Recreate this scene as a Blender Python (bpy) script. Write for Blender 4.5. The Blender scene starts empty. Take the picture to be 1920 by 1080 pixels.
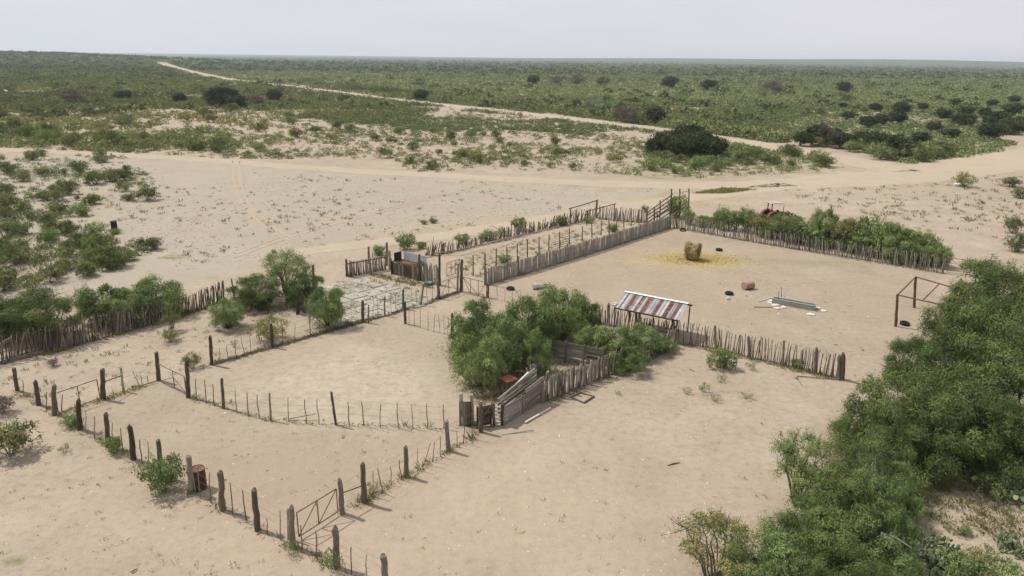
import bpy, math, random
import numpy as np
from mathutils import Vector, Matrix

random.seed(7)
RNG = np.random.default_rng(11)
scene = bpy.context.scene
C = scene.collection

# ------------------------------------------------------------------ camera
CH = 17.0                                   # drone height above the ground
FPX = 1350.0                                # focal length in px of a 1920 wide frame
PITCH = math.atan(433.0 / FPX)
ROLL = math.radians(0.70)
cam_d = bpy.data.cameras.new('camera')
cam_d.sensor_fit = 'HORIZONTAL'
cam_d.sensor_width = 36.0
cam_d.lens = 36.0 * FPX / 1920.0
cam_d.clip_start = 0.1
cam_d.clip_end = 60000.0
cam = bpy.data.objects.new('camera', cam_d)
C.objects.link(cam)
_fw = Vector((0, math.cos(PITCH), -math.sin(PITCH)))
_up0 = Vector((0, math.sin(PITCH), math.cos(PITCH)))
_rt0 = Vector((1, 0, 0))
_rt = _rt0 * math.cos(ROLL) + _up0 * math.sin(ROLL)
_up = _up0 * math.cos(ROLL) - _rt0 * math.sin(ROLL)
m3 = Matrix((_rt, _up, -_fw)).transposed()
cam.matrix_world = Matrix.Translation((0, 0, CH)) @ m3.to_4x4()
scene.camera = cam

# ------------------------------------------------------------------ sky, sun, exposure
SUN_ELEV = math.radians(56)
SUN_AZ = math.radians(-66)                  # from +Y towards +X: the sun stands to the left, a little behind the scene
world = bpy.data.worlds.new('World')
scene.world = world
world.use_nodes = True
wn = world.node_tree.nodes
wl = world.node_tree.links
wn.clear()
w_out = wn.new('ShaderNodeOutputWorld')
w_bg = wn.new('ShaderNodeBackground')
w_sky = wn.new('ShaderNodeTexSky')
w_sky.sky_type = 'NISHITA'
w_sky.sun_disc = False
w_sky.sun_elevation = SUN_ELEV
w_sky.sun_rotation = SUN_AZ
w_sky.altitude = 300
w_sky.air_density = 1.0
w_sky.dust_density = 4.0
w_sky.ozone_density = 1.0
w_veil = wn.new('ShaderNodeMix')            # thin high overcast: an even pale veil over the clear sky
w_veil.data_type = 'RGBA'
w_veil.inputs[0].default_value = 0.88
w_veil.inputs[7].default_value = (7.15, 7.25, 7.85, 1)
w_tc = wn.new('ShaderNodeTexCoord'); w_sp = wn.new('ShaderNodeSeparateXYZ'); w_mp = wn.new('ShaderNodeMapping')
w_mp.inputs['Scale'].default_value = (2.2, 2.2, 9.0)
wl.new(w_tc.outputs['Generated'], w_mp.inputs[0]); wl.new(w_tc.outputs['Generated'], w_sp.inputs[0])
w_no = wn.new('ShaderNodeTexNoise'); w_no.inputs['Scale'].default_value = 1.6; w_no.inputs['Detail'].default_value = 5
wl.new(w_mp.outputs[0], w_no.inputs['Vector'])
w_hue = wn.new('ShaderNodeMapRange'); w_hue.inputs['From Min'].default_value = -.6; w_hue.inputs['From Max'].default_value = .6
wl.new(w_sp.outputs[0], w_hue.inputs[0])
w_col = wn.new('ShaderNodeMix'); w_col.data_type = 'RGBA'      # bluish veil on one side, warmer and pinker on the other
w_col.inputs[6].default_value = (7.55, 7.98, 8.45, 1); w_col.inputs[7].default_value = (7.95, 7.78, 8.30, 1)
wl.new(w_hue.outputs[0], w_col.inputs[0])
w_cl = wn.new('ShaderNodeMapRange'); w_cl.inputs['From Min'].default_value = .3; w_cl.inputs['From Max'].default_value = .7
w_cl.inputs['To Min'].default_value = .95; w_cl.inputs['To Max'].default_value = 1.05
wl.new(w_no.outputs['Fac'], w_cl.inputs[0])
w_mul = wn.new('ShaderNodeVectorMath'); w_mul.operation = 'SCALE'
wl.new(w_col.outputs[2], w_mul.inputs[0]); wl.new(w_cl.outputs[0], w_mul.inputs['Scale'])
wl.new(w_mul.outputs[0], w_veil.inputs[7])
wl.new(w_sky.outputs[0], w_veil.inputs[6])
wl.new(w_veil.outputs[2], w_bg.inputs[0])
w_bg.inputs[1].default_value = 0.10
wl.new(w_bg.outputs[0], w_out.inputs[0])

sun_d = bpy.data.lights.new('sun', 'SUN')
sun_d.energy = 4.6
sun_d.angle = math.radians(2.2)
sun_d.color = (1.0, 0.95, 0.87)
sun = bpy.data.objects.new('sun', sun_d)
C.objects.link(sun)
sd = Vector((math.sin(SUN_AZ) * math.cos(SUN_ELEV), math.cos(SUN_AZ) * math.cos(SUN_ELEV), math.sin(SUN_ELEV)))
sun.rotation_euler = sd.to_track_quat('Z', 'Y').to_euler()
sun.location = sd * 60

vs = scene.view_settings
vs.view_transform = 'Standard'
vs.look = 'None'
vs.gamma = 1.0
vs.use_curve_mapping = False
vs.exposure = 0.0

# ------------------------------------------------------------------ surveying helpers
def ray(px, py):
    return (_fw * FPX + _rt * (px - 960.0) + _up * (540.0 - py))

def at(px, py, z=0.0):
    """point of the horizontal plane z that is seen at photo pixel (px, py)"""
    d = ray(px, py)
    t = (z - CH) / d.z
    return Vector((d.x * t, d.y * t, z))

def above(px, py, P):
    """point above/beside ground point P, at P's own distance, seen at (px, py)"""
    d = ray(px, py)
    t = P.y / d.y
    return Vector((d.x * t, d.y * t, CH + d.z * t))

def px_per_m(P):
    return FPX / max(1.0, (Vector(P) - Vector((0, 0, CH))).dot(_fw))

def at_np(px, py):
    d = np.outer(np.ones_like(px), np.array(_fw) * FPX) + np.outer(px - 960.0, np.array(_rt)) + np.outer(540.0 - py, np.array(_up))
    t = -CH / d[:, 2]
    return d[:, 0] * t, d[:, 1] * t

def to_px(x, y, z):
    vx, vy, vz = x, y, z - CH
    dep = vx * _fw.x + vy * _fw.y + vz * _fw.z
    dep = np.maximum(dep, 0.1)
    u = 960 + FPX * (vx * _rt.x + vy * _rt.y + vz * _rt.z) / dep
    v = 540 - FPX * (vx * _up.x + vy * _up.y + vz * _up.z) / dep
    return u, v

def gz(x, y):
    """height of the terrain"""
    x = np.asarray(x, float); y = np.asarray(y, float)
    fall = np.exp(-np.maximum(0, np.hypot(x, y) - 48) / 6.0)
    micro = (np.sin(x * 1.31 + 0.6 * np.sin(y * .83)) * np.sin(y * 1.17 + .5) + 0.6 * np.sin(x * 2.7 + y * 1.9) * np.sin(y * 2.3 - x * .8)) * 0.022 * fall
    hill = 30.0 * np.exp(-((x - 2500) / 1300) ** 2 - ((y - 4600) / 700) ** 2)
    hill = hill + 22.0 * np.exp(-((x - 1500) / 1700) ** 2 - ((y - 5600) / 600) ** 2)
    ridge = 15.0 * np.exp(-((x + 860) / 330) ** 2 - ((y - 1250) / 320) ** 2)
    return micro + hill + ridge

def gzf(x, y):
    return float(gz(x, y))

def inpoly(u, v, poly):
    u = np.asarray(u, float); v = np.asarray(v, float)
    res = np.zeros(u.shape, bool)
    n = len(poly)
    for i in range(n):
        x1, y1 = poly[i]; x2, y2 = poly[(i + 1) % n]
        c = ((y1 > v) != (y2 > v))
        xi = (x2 - x1) * (v - y1) / ((y2 - y1) if y2 != y1 else 1e-9) + x1
        res ^= (c & (u < xi))
    return res

def vnoise(x, y, s, seed=0):
    """smooth value noise 0..1"""
    x = np.asarray(x, float) / s; y = np.asarray(y, float) / s
    xi = np.floor(x).astype(np.int64); yi = np.floor(y).astype(np.int64)
    fx = x - xi; fy = y - yi
    fx = fx * fx * (3 - 2 * fx); fy = fy * fy * (3 - 2 * fy)
    def hsh(a, b):
        h = (a * 374761393 + b * 668265263 + seed * 974634777) & 0xffffffff
        h = ((h ^ (h >> 13)) * 1274126177) & 0xffffffff
        return ((h ^ (h >> 16)) & 0xffff) / 65535.0
    a = hsh(xi, yi); b = hsh(xi + 1, yi); c = hsh(xi, yi + 1); d = hsh(xi + 1, yi + 1)
    return (a * (1 - fx) + b * fx) * (1 - fy) + (c * (1 - fx) + d * fx) * fy

# ------------------------------------------------------------------ materials
MATS = {}
class NT:
    def __init__(s, name):
        s.m = bpy.data.materials.new(name); s.m.use_nodes = True
        s.t = s.m.node_tree; s.t.nodes.clear()
        s.out = s.n('ShaderNodeOutputMaterial')
    def n(s, typ, **kw):
        nd = s.t.nodes.new(typ)
        for k, v in kw.items():
            setattr(nd, k, v)
        return nd
    def l(s, a, b):
        s.t.links.new(a, b)
    def val(s, inp, v):
        if hasattr(v, 'is_output') or hasattr(v, 'links'):
            s.l(v, inp)
        else:
            inp.default_value = v
    def coord(s, which='Object', scale=(1, 1, 1)):
        tc = s.n('ShaderNodeTexCoord'); mp = s.n('ShaderNodeMapping')
        mp.inputs['Scale'].default_value = scale
        s.l(tc.outputs[which], mp.inputs['Vector'])
        return mp.outputs[0]
    def noise(s, vec, scale, detail=3, rough=0.55, dist=0.0):
        nd = s.n('ShaderNodeTexNoise')
        s.l(vec, nd.inputs['Vector'])
        nd.inputs['Scale'].default_value = scale; nd.inputs['Detail'].default_value = detail
        nd.inputs['Roughness'].default_value = rough; nd.inputs['Distortion'].default_value = dist
        return nd.outputs['Fac']
    def ramp(s, fac, stops):
        nd = s.n('ShaderNodeValToRGB')
        el = nd.color_ramp.elements
        while len(el) > 1: el.remove(el[-1])
        el[0].position = stops[0][0]; el[0].color = col4(stops[0][1])
        for p, c in stops[1:]:
            e = el.new(p); e.color = col4(c)
        s.l(fac, nd.inputs[0])
        return nd.outputs[0]
    def mix(s, f, a, b, mode='MIX'):
        nd = s.n('ShaderNodeMix', data_type='RGBA', blend_type=mode)
        s.val(nd.inputs[0], f)
        for i, v in ((6, a), (7, b)):
            if isinstance(v, (tuple, list)): nd.inputs[i].default_value = col4(v)
            else: s.l(v, nd.inputs[i])
        return nd.outputs[2]
    def math(s, op, a, b=0.0, clamp=False):
        nd = s.n('ShaderNodeMath', operation=op, use_clamp=clamp)
        s.val(nd.inputs[0], a); s.val(nd.inputs[1], b)
        return nd.outputs[0]
    def attr(s, name, geom='GEOMETRY'):
        nd = s.n('ShaderNodeAttribute', attribute_name=name, attribute_type=geom)
        return nd.outputs['Fac']
    def rand(s):
        return s.n('ShaderNodeObjectInfo').outputs['Random']
    def bump(s, h, strength=0.3, dist=0.02):
        nd = s.n('ShaderNodeBump'); nd.inputs['Strength'].default_value = strength
        nd.inputs['Distance'].default_value = dist
        s.l(h, nd.inputs['Height'])
        return nd.outputs[0]
    def bsdf(s, color, rough=0.9, metal=0.0, normal=None, spec=0.2):
        b = s.n('ShaderNodeBsdfPrincipled')
        if isinstance(color, (tuple, list)): b.inputs['Base Color'].default_value = col4(color)
        else: s.l(color, b.inputs['Base Color'])
        s.val(b.inputs['Roughness'], rough); s.val(b.inputs['Metallic'], metal)
        b.inputs['Specular IOR Level'].default_value = spec
        if normal is not None: s.l(normal, b.inputs['Normal'])
        return b.outputs[0]
    def done(s, sh, key):
        s.l(sh, s.out.inputs['Surface']); MATS[key] = s.m
        return s.m

def col4(c):
    return tuple(c) + (1.0,) if len(c) == 3 else tuple(c)

def grad(v, k):
    return tuple(x * k for x in v)

# sand: the ground, tinted by what really lies on it (grass cover, straw, dung)
def mat_ground(key, road=0.0):
    t = NT(key)
    geo = t.n('ShaderNodeNewGeometry').outputs['Position']
    big = t.noise(geo, 0.035, 4, 0.6)
    mid = t.noise(geo, 0.28, 5, 0.62, 0.4)
    fine = t.noise(geo, 2.6, 5, 0.65)
    grit = t.noise(geo, 17.0, 3, 0.7)
    a = t.ramp(big, [(0.30, (0.279, 0.229, 0.174)), (0.50, (0.315, 0.259, 0.198)), (0.70, (0.352, 0.293, 0.230))])
    b = t.ramp(mid, [(0.26, (0.211, 0.169, 0.127)), (0.44, (0.292, 0.240, 0.182)), (0.60, (0.339, 0.281, 0.217)), (0.78, (0.407, 0.347, 0.277))])
    c = t.mix(0.50, a, b)
    sp = t.ramp(fine, [(0.28, (0.70, 0.69, 0.67)), (0.48, (1, 1, 1)), (0.72, (1.16, 1.16, 1.15))])
    c = t.mix(0.75, c, sp, 'MULTIPLY')
    sp2 = t.ramp(grit, [(0.28, (0.62, 0.61, 0.59)), (0.42, (1, 1, 1)), (0.62, (1, 1, 1)), (0.74, (1.28, 1.28, 1.26))])
    c = t.mix(0.8, c, sp2, 'MULTIPLY')
    if road:
        c = t.mix(road, c, (0.405, 0.338, 0.255))
    else:
        pale = t.attr('pale')
        c = t.mix(t.math('MULTIPLY', pale, t.ramp(t.noise(geo, 1.7, 5, 0.7), [(0.38, (0, 0, 0)), (0.62, (1, 1, 1))])), c, (0.405, 0.345, 0.262))
        pink = t.attr('pink')
        c = t.mix(t.math('MULTIPLY', pink, 0.40), c, (0.355, 0.272, 0.205))
        c = t.mix(t.math('MULTIPLY', t.attr('trod'), 0.55), c, (0.225, 0.182, 0.124))
        c = t.mix(t.math('MULTIPLY', t.attr('grey'), t.ramp(t.noise(geo, 0.22, 5, 0.65), [(0.35, (0.25, 0.25, 0.25)), (0.62, (0.8, 0.8, 0.8))])), c, (0.300, 0.272, 0.222))
        gr = t.attr('grass')
        gn = t.noise(geo, 0.5, 5, 0.7)
        gm = t.math('ADD', gn, t.math('SUBTRACT', gr, 0.62))
        gmask = t.ramp(gm, [(0.40, (0, 0, 0)), (0.62, (1, 1, 1))])
        gcol = t.ramp(t.noise(geo, 0.9, 4, 0.6), [(0.3, (0.100, 0.120, 0.045)), (0.55, (0.155, 0.172, 0.068)), (0.75, (0.23, 0.225, 0.105))])
        gcol = t.mix(t.attr('wood'), gcol, (0.050, 0.072, 0.036))
        c = t.mix(gmask, c, gcol)
        st = t.attr('straw')
        sm = t.math('MULTIPLY', st, t.ramp(t.noise(geo, 1.4, 5, 0.7), [(0.30, (0.05, 0.05, 0.05)), (0.6, (1, 1, 1))]))
        c = t.mix(t.math('MULTIPLY', sm, 0.9), c, (0.45, 0.345, 0.115))
        du = t.attr('dung')
        dm = t.math('MULTIPLY', du, t.ramp(t.noise(geo, 0.75, 5, 0.68), [(0.30, (0.1, 0.1, 0.1)), (0.62, (0.9, 0.9, 0.9))]))
        c = t.mix(dm, c, (0.225, 0.185, 0.125))
    hgt = t.math('ADD', t.math('MULTIPLY', t.noise(geo, 5.5, 6, 0.72), 1.0), t.math('MULTIPLY', t.noise(geo, 1.2, 4, 0.6), 0.7))
    nrm = t.bump(hgt, 0.45, 0.06)
    return t.done(t.bsdf(c, 0.95, 0, nrm, 0.1), key)
mat_ground('sand'); mat_ground('road_sand', 0.45); mat_ground('track_sand', 0.22)

def mat_wood(key, stops, scale=(9, 9, 1.2)):
    t = NT(key)
    v = t.coord('Object', scale)
    rnd = t.rand()
    off = t.n('ShaderNodeVectorMath', operation='ADD')
    cmb = t.n('ShaderNodeCombineXYZ')
    t.l(t.math('MULTIPLY', rnd, 37.0), cmb.inputs[0]); t.l(t.math('MULTIPLY', rnd, 91.0), cmb.inputs[2])
    t.l(v, off.inputs[0]); t.l(cmb.outputs[0], off.inputs[1])
    g = t.noise(off.outputs[0], 2.2, 5, 0.65)
    f = t.math('ADD', t.math('MULTIPLY', g, 0.75), t.math('MULTIPLY', rnd, 0.35))
    c = t.ramp(f, stops)
    nrm = t.bump(t.noise(off.outputs[0], 5.0, 4, 0.7), 0.7, 0.02)
    return t.done(t.bsdf(c, 0.9, 0, nrm, 0.15), key)
mat_wood('wood_dark', [(0.25, (0.035, 0.028, 0.022)), (0.5, (0.085, 0.068, 0.052)), (0.75, (0.16, 0.13, 0.10))])
mat_wood('wood_post', [(0.25, (0.055, 0.045, 0.036)), (0.5, (0.14, 0.115, 0.09)), (0.8, (0.25, 0.21, 0.165))])
mat_wood('wood_grey', [(0.22, (0.10, 0.085, 0.068)), (0.5, (0.235, 0.205, 0.168)), (0.8, (0.42, 0.375, 0.31))])
mat_wood('wood_cane', [(0.22, (0.12, 0.105, 0.085)), (0.5, (0.27, 0.245, 0.205)), (0.8, (0.42, 0.385, 0.33))], (34, 34, 1.2))
mat_wood('wood_brown', [(0.25, (0.05, 0.04, 0.03)), (0.5, (0.125, 0.10, 0.078)), (0.8, (0.29, 0.25, 0.20))])
mat_wood('wood_plank', [(0.25, (0.102, 0.091, 0.076)), (0.5, (0.191, 0.174, 0.148)), (0.8, (0.323, 0.299, 0.256))], (7, 7, 7))
mat_wood('wood_pale', [(0.25, (0.38, 0.34, 0.27)), (0.8, (0.62, 0.58, 0.49))])
mat_wood('bark', [(0.25, (0.035, 0.028, 0.022)), (0.5, (0.09, 0.075, 0.06)), (0.8, (0.17, 0.15, 0.125))])
mat_wood('dead_wood', [(0.2, (0.22, 0.2, 0.18)), (0.8, (0.46, 0.44, 0.40))])
mat_wood('stem', [(0.2, (0.07, 0.06, 0.045)), (0.8, (0.18, 0.155, 0.12))])

def mat_metal(key, a, b, lo=0.4, hi=0.6, scale=3.0, metal=0.0, rough=0.7):
    t = NT(key)
    v = t.coord('Object')
    f = t.noise(v, scale, 6, 0.7)
    c = t.ramp(f, [(lo, a), (hi, b)])
    nrm = t.bump(t.noise(v, 24, 3, 0.6), 0.25, 0.01)
    return t.done(t.bsdf(c, rough, metal, nrm, 0.3), key)
mat_metal('rust', (0.085, 0.038, 0.024), (0.19, 0.085, 0.050))
mat_metal('rust_dark', (0.030, 0.016, 0.013), (0.085, 0.036, 0.026))
mat_metal('rust_pipe', (0.095, 0.055, 0.038), (0.19, 0.115, 0.08))
mat_metal('rust_red', (0.20, 0.070, 0.045), (0.33, 0.125, 0.085))
def mat_rust_sheet():
    t = NT('rust_sheet')
    v = t.coord('Object'); f = t.noise(v, 3.2, 6, 0.72)
    c = t.ramp(f, [(0.30, (0.12, 0.045, 0.030)), (0.46, (0.225, 0.092, 0.062)), (0.56, (0.27, 0.145, 0.11)), (0.64, (0.40, 0.38, 0.37))])
    t.done(t.bsdf(c, 0.75, 0, t.bump(t.noise(v, 24, 3, 0.6), 0.25, 0.01), 0.25), 'rust_sheet')
mat_rust_sheet()
mat_metal('zinc_sheet', (0.36, 0.365, 0.375), (0.56, 0.565, 0.575), 0.35, 0.65, 2.5, 0.25, 0.5)
mat_metal('zinc_blue', (0.30, 0.40, 0.52), (0.55, 0.60, 0.66), 0.35, 0.65, 2.5, 0.2, 0.5)
mat_metal('zinc_trough', (0.30, 0.32, 0.33), (0.48, 0.50, 0.51), 0.35, 0.65, 4, 0.3, 0.5)
mat_metal('white_sheet', (0.62, 0.63, 0.64), (0.80, 0.81, 0.82), 0.3, 0.6, 4)
mat_metal('dark_metal', (0.012, 0.011, 0.011), (0.03, 0.027, 0.025))
mat_metal('wire', (0.14, 0.11, 0.09), (0.26, 0.23, 0.2))
mat_metal('rubber', (0.012, 0.012, 0.013), (0.03, 0.03, 0.031), 0.35, 0.7, 6, 0, 0.8)
mat_metal('tractor_red', (0.132, 0.015, 0.017), (0.216, 0.033, 0.030), 0.3, 0.7, 3, 0, 0.45)
mat_metal('canopy_pink', (0.36, 0.25, 0.24), (0.46, 0.34, 0.33), 0.3, 0.7)
mat_metal('trough_green', (0.252, 0.270, 0.235), (0.378, 0.390, 0.347), 0.3, 0.7, 3)
mat_metal('concrete', (0.245, 0.225, 0.180), (0.38, 0.355, 0.295), 0.32, 0.66, 1.4)
mat_metal('concrete_dirty', (0.17, 0.155, 0.11), (0.32, 0.295, 0.235), 0.34, 0.62, 1.8)
mat_metal('pale_stone', (0.451, 0.410, 0.353), (0.607, 0.574, 0.508), 0.3, 0.7, 5)
mat_metal('pebble', (0.36, 0.31, 0.26), (0.64, 0.58, 0.50), 0.3, 0.7, 0.6)
mat_metal('clay_pink', (0.255, 0.124, 0.096), (0.391, 0.240, 0.200), 0.3, 0.7, 4)
mat_metal('bucket_blue', (0.10, 0.15, 0.19), (0.16, 0.22, 0.27), 0.3, 0.7, 4)
mat_metal('plaster', (0.62, 0.60, 0.57), (0.75, 0.73, 0.70), 0.3, 0.7, 1)
mat_metal('brick_wall', (0.34, 0.22, 0.18), (0.42, 0.29, 0.24), 0.3, 0.7, 1)
mat_metal('white_roof', (0.74, 0.75, 0.76), (0.84, 0.85, 0.86), 0.3, 0.7, 1)
mat_metal('straw', (0.34, 0.255, 0.095), (0.55, 0.44, 0.19), 0.35, 0.65, 9, 0, 0.9)
mat_metal('hay', (0.13, 0.095, 0.045), (0.40, 0.31, 0.14), 0.35, 0.68, 4, 0, 0.95)
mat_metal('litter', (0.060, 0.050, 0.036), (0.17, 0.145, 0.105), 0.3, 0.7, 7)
mat_metal('glass_dark', (0.02, 0.025, 0.03), (0.03, 0.035, 0.04))

def mat_leaf(key, stops, trans=0.16):
    t = NT(key)
    f = t.math('ADD', t.math('MULTIPLY', t.attr('v'), 0.72), t.math('MULTIPLY', t.rand(), 0.28))
    c = t.ramp(f, stops)
    d = t.n('ShaderNodeBsdfDiffuse'); t.l(c, d.inputs[0])
    tr = t.n('ShaderNodeBsdfTranslucent'); t.l(t.mix(1.0, c, (1.0, 1.15, 0.65), 'MULTIPLY'), tr.inputs[0])
    mx = t.n('ShaderNodeMixShader'); mx.inputs[0].default_value = trans
    t.l(d.outputs[0], mx.inputs[1]); t.l(tr.outputs[0], mx.inputs[2])
    return t.done(mx.outputs[0], key)
mat_leaf('leaf_mesquite', [(0.05, (0.048, 0.066, 0.026)), (0.4, (0.094, 0.132, 0.049)), (0.7, (0.144, 0.186, 0.067)), (1.0, (0.203, 0.237, 0.083))])
mat_leaf('leaf_bright', [(0.05, (0.096, 0.134, 0.053)), (0.45, (0.176, 0.239, 0.092)), (1.0, (0.317, 0.356, 0.142))])
mat_leaf('leaf_olive', [(0.05, (0.113, 0.114, 0.044)), (0.45, (0.210, 0.210, 0.081)), (1.0, (0.362, 0.334, 0.131))])
mat_leaf('leaf_creosote', [(0.05, (0.073, 0.087, 0.040)), (0.45, (0.146, 0.168, 0.074)), (0.75, (0.220, 0.234, 0.101)), (1.0, (0.311, 0.293, 0.138))])
mat_leaf('leaf_dark', [(0.05, (0.029, 0.041, 0.023)), (0.5, (0.058, 0.076, 0.039)), (1.0, (0.109, 0.124, 0.063))])
mat_leaf('leaf_grey', [(0.05, (0.145, 0.149, 0.107)), (0.5, (0.246, 0.244, 0.170)), (1.0, (0.377, 0.355, 0.248))])
mat_leaf('leaf_dead', [(0.05, (0.075, 0.056, 0.05)), (0.5, (0.13, 0.10, 0.088)), (1.0, (0.20, 0.165, 0.145))])
mat_leaf('leaf_field', [(0.05, (0.088, 0.111, 0.054)), (0.35, (0.141, 0.173, 0.079)), (0.65, (0.189, 0.220, 0.103)), (0.85, (0.251, 0.265, 0.136)), (1.0, (0.340, 0.321, 0.186))], 0.1)
mat_leaf('cactus', [(0.30, (0.095, 0.125, 0.068)), (0.5, (0.155, 0.195, 0.105)), (0.7, (0.24, 0.27, 0.155))], 0.0)
mat_leaf('tuft', [(0.05, (0.13, 0.125, 0.058)), (0.5, (0.195, 0.185, 0.088)), (1.0, (0.32, 0.28, 0.145))], 0.2)

# ------------------------------------------------------------------ mesh helpers
def origin(o):
    v = Vector((0, 0, 0))
    while o is not None:
        v += o.location; o = o.parent
    return v

def mesh_obj(name, me, parent=None):
    o = bpy.data.objects.new(name, me)
    C.objects.link(o)
    if parent is not None: o.parent = parent
    return o

def tag(o, label, cat, group=None):
    o['label'] = label; o['category'] = cat
    if group: o['group'] = group
    return o

def thing(name, label, cat, loc=(0, 0, 0), rz=0.0, group=None):
    o = bpy.data.objects.new(name, None)
    C.objects.link(o)
    o.empty_display_size = 0.3
    o.location = Vector(loc); o.rotation_euler = (0, 0, rz)
    return tag(o, label, cat, group)

def frame_of(d):
    d = Vector(d).normalized()
    a = Vector((0, 0, 1)) if abs(d.z) < 0.9 else Vector((1, 0, 0))
    s = d.cross(a).normalized()
    return d, s, s.cross(d).normalized()

class MB:
    def __init__(s):
        s.v = []; s.f = []
    def add(s, vs_, fs):
        b = len(s.v); s.v += [tuple(q) for q in vs_]; s.f += [tuple(i + b for i in f) for f in fs]
        return s
    def tube(s, pts, radii, n=6, jit=0.0, cap=True):
        pts = [Vector(p) for p in pts]
        if not isinstance(radii, (list, tuple)): radii = [radii] * len(pts)
        rings = []; prev = None
        for i, p in enumerate(pts):
            d = (pts[min(i + 1, len(pts) - 1)] - pts[max(i - 1, 0)])
            if d.length < 1e-6: d = Vector((0, 0, 1))
            d.normalize()
            if prev is None: _, a, _b = frame_of(d)
            else:
                a = prev - d * prev.dot(d)
                a.normalize()
            b = d.cross(a); prev = a
            rings.append([p + (a * math.cos(k * 6.28319 / n) + b * math.sin(k * 6.28319 / n)) * radii[i] * (1 + random.uniform(-jit, jit)) for k in range(n)])
        vs_ = [q for r in rings for q in r]; fs = []
        for i in range(len(pts) - 1):
            for k in range(n):
                k2 = (k + 1) % n
                fs.append((i * n + k, i * n + k2, (i + 1) * n + k2, (i + 1) * n + k))
        if cap:
            fs.append(tuple(reversed(range(n)))); o_ = (len(pts) - 1) * n
            fs.append(tuple(range(o_, o_ + n)))
        return s.add(vs_, fs)
    def box(s, c, ax, ay, az):
        """centre and three half-axis vectors"""
        c = Vector(c); ax = Vector(ax); ay = Vector(ay); az = Vector(az)
        vs_ = [c + ax * i + ay * j + az * k for k in (-1, 1) for j in (-1, 1) for i in (-1, 1)]
        return s.add(vs_, [(0, 2, 3, 1), (4, 5, 7, 6), (0, 1, 5, 4), (2, 6, 7, 3), (0, 4, 6, 2), (1, 3, 7, 5)])
    def beam(s, p, q, w, h, jit=0.0, up=None):
        p = Vector(p); q = Vector(q); d = q - p
        dn, a, b = frame_of(d)
        if up is not None:
            a = dn.cross(Vector(up)).normalized(); b = a.cross(dn).normalized()
        vs_ = []
        for e in (p, q):
            for i, j in ((-1, -1), (1, -1), (1, 1), (-1, 1)):
                vs_.append(e + a * i * w / 2 * (1 + random.uniform(-jit, jit)) + b * j * h / 2 * (1 + random.uniform(-jit, jit)))
        return s.add(vs_, [(3, 2, 1, 0), (4, 5, 6, 7), (0, 1, 5, 4), (1, 2, 6, 5), (2, 3, 7, 6), (3, 0, 4, 7)])
    def lathe(s, prof, n=16, M=None, close=False):
        M = M or Matrix.Identity(4)
        vs_ = []
        for r, z in prof:
            for k in range(n):
                a = k * 6.283185 / n
                vs_.append(M @ Vector((r * math.cos(a), r * math.sin(a), z)))
        fs = []
        m = len(prof)
        for i in range(m if close else m - 1):
            i2 = (i + 1) % m
            for k in range(n):
                k2 = (k + 1) % n
                fs.append((i * n + k, i * n + k2, i2 * n + k2, i2 * n + k))
        return s.add(vs_, fs)
    def build(s, name, mat, parent=None, local=False, smooth=False, kind=None):
        off = Vector((0, 0, 0)) if (local or parent is None) else origin(parent)
        me = bpy.data.meshes.new(name)
        me.from_pydata([(a - off.x, b - off.y, c - off.z) for a, b, c in s.v], [], s.f)
        if smooth:
            me.polygons.foreach_set('use_smooth', [True] * len(me.polygons))
        me.materials.append(MATS[mat]); me.update()
        o = mesh_obj(name, me, parent)
        if kind: o['kind'] = kind
        return o

def fast_mesh(name, V, nper, mat, val=None):
    """V (N*nper,3): N faces of nper verts each, val per face"""
    V = np.asarray(V, np.float32)
    nv = len(V); nf = nv // nper
    me = bpy.data.meshes.new(name)
    me.vertices.add(nv); me.vertices.foreach_set('co', V.ravel())
    me.loops.add(nv); me.loops.foreach_set('vertex_index', np.arange(nv, dtype=np.int32))
    me.polygons.add(nf)
    me.polygons.foreach_set('loop_start', np.arange(0, nv, nper, dtype=np.int32))
    if val is not None:
        at_ = me.attributes.new('v', 'FLOAT', 'POINT')
        at_.data.foreach_set('value', np.repeat(np.asarray(val, np.float32), nper))
    me.update(calc_edges=True)
    me.validate()
    me.materials.append(MATS[mat])
    return me

def unit(a):
    return a / np.maximum(1e-9, np.linalg.norm(a, axis=1, keepdims=True))

def leaf_quads(c, d, L, W, rng, nrm=None):
    """diamond leaves: base c, direction d, length L, width W"""
    d = unit(d)
    s = unit(np.cross(d, rng.normal(size=c.shape) if nrm is None else nrm + rng.normal(size=c.shape) * .42))
    L = L[:, None]; W = W[:, None]
    q = np.stack([c, c + d * L * .45 + s * W * .5, c + d * L, c + d * L * .45 - s * W * .5], 1)
    return q.reshape(-1, 3)

def bez(a, b, sag, n, wob, rng):
    pts = []
    a = np.array(a, float); b = np.array(b, float)
    L = np.linalg.norm(b - a)
    for i in range(n + 1):
        t = i / n
        p = a * (1 - t) + b * t
        p[2] += sag * L * 4 * t * (1 - t)
        if 0 < i < n: p += rng.normal(size=3) * wob * L
        pts.append(Vector(p))
    return pts

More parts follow.
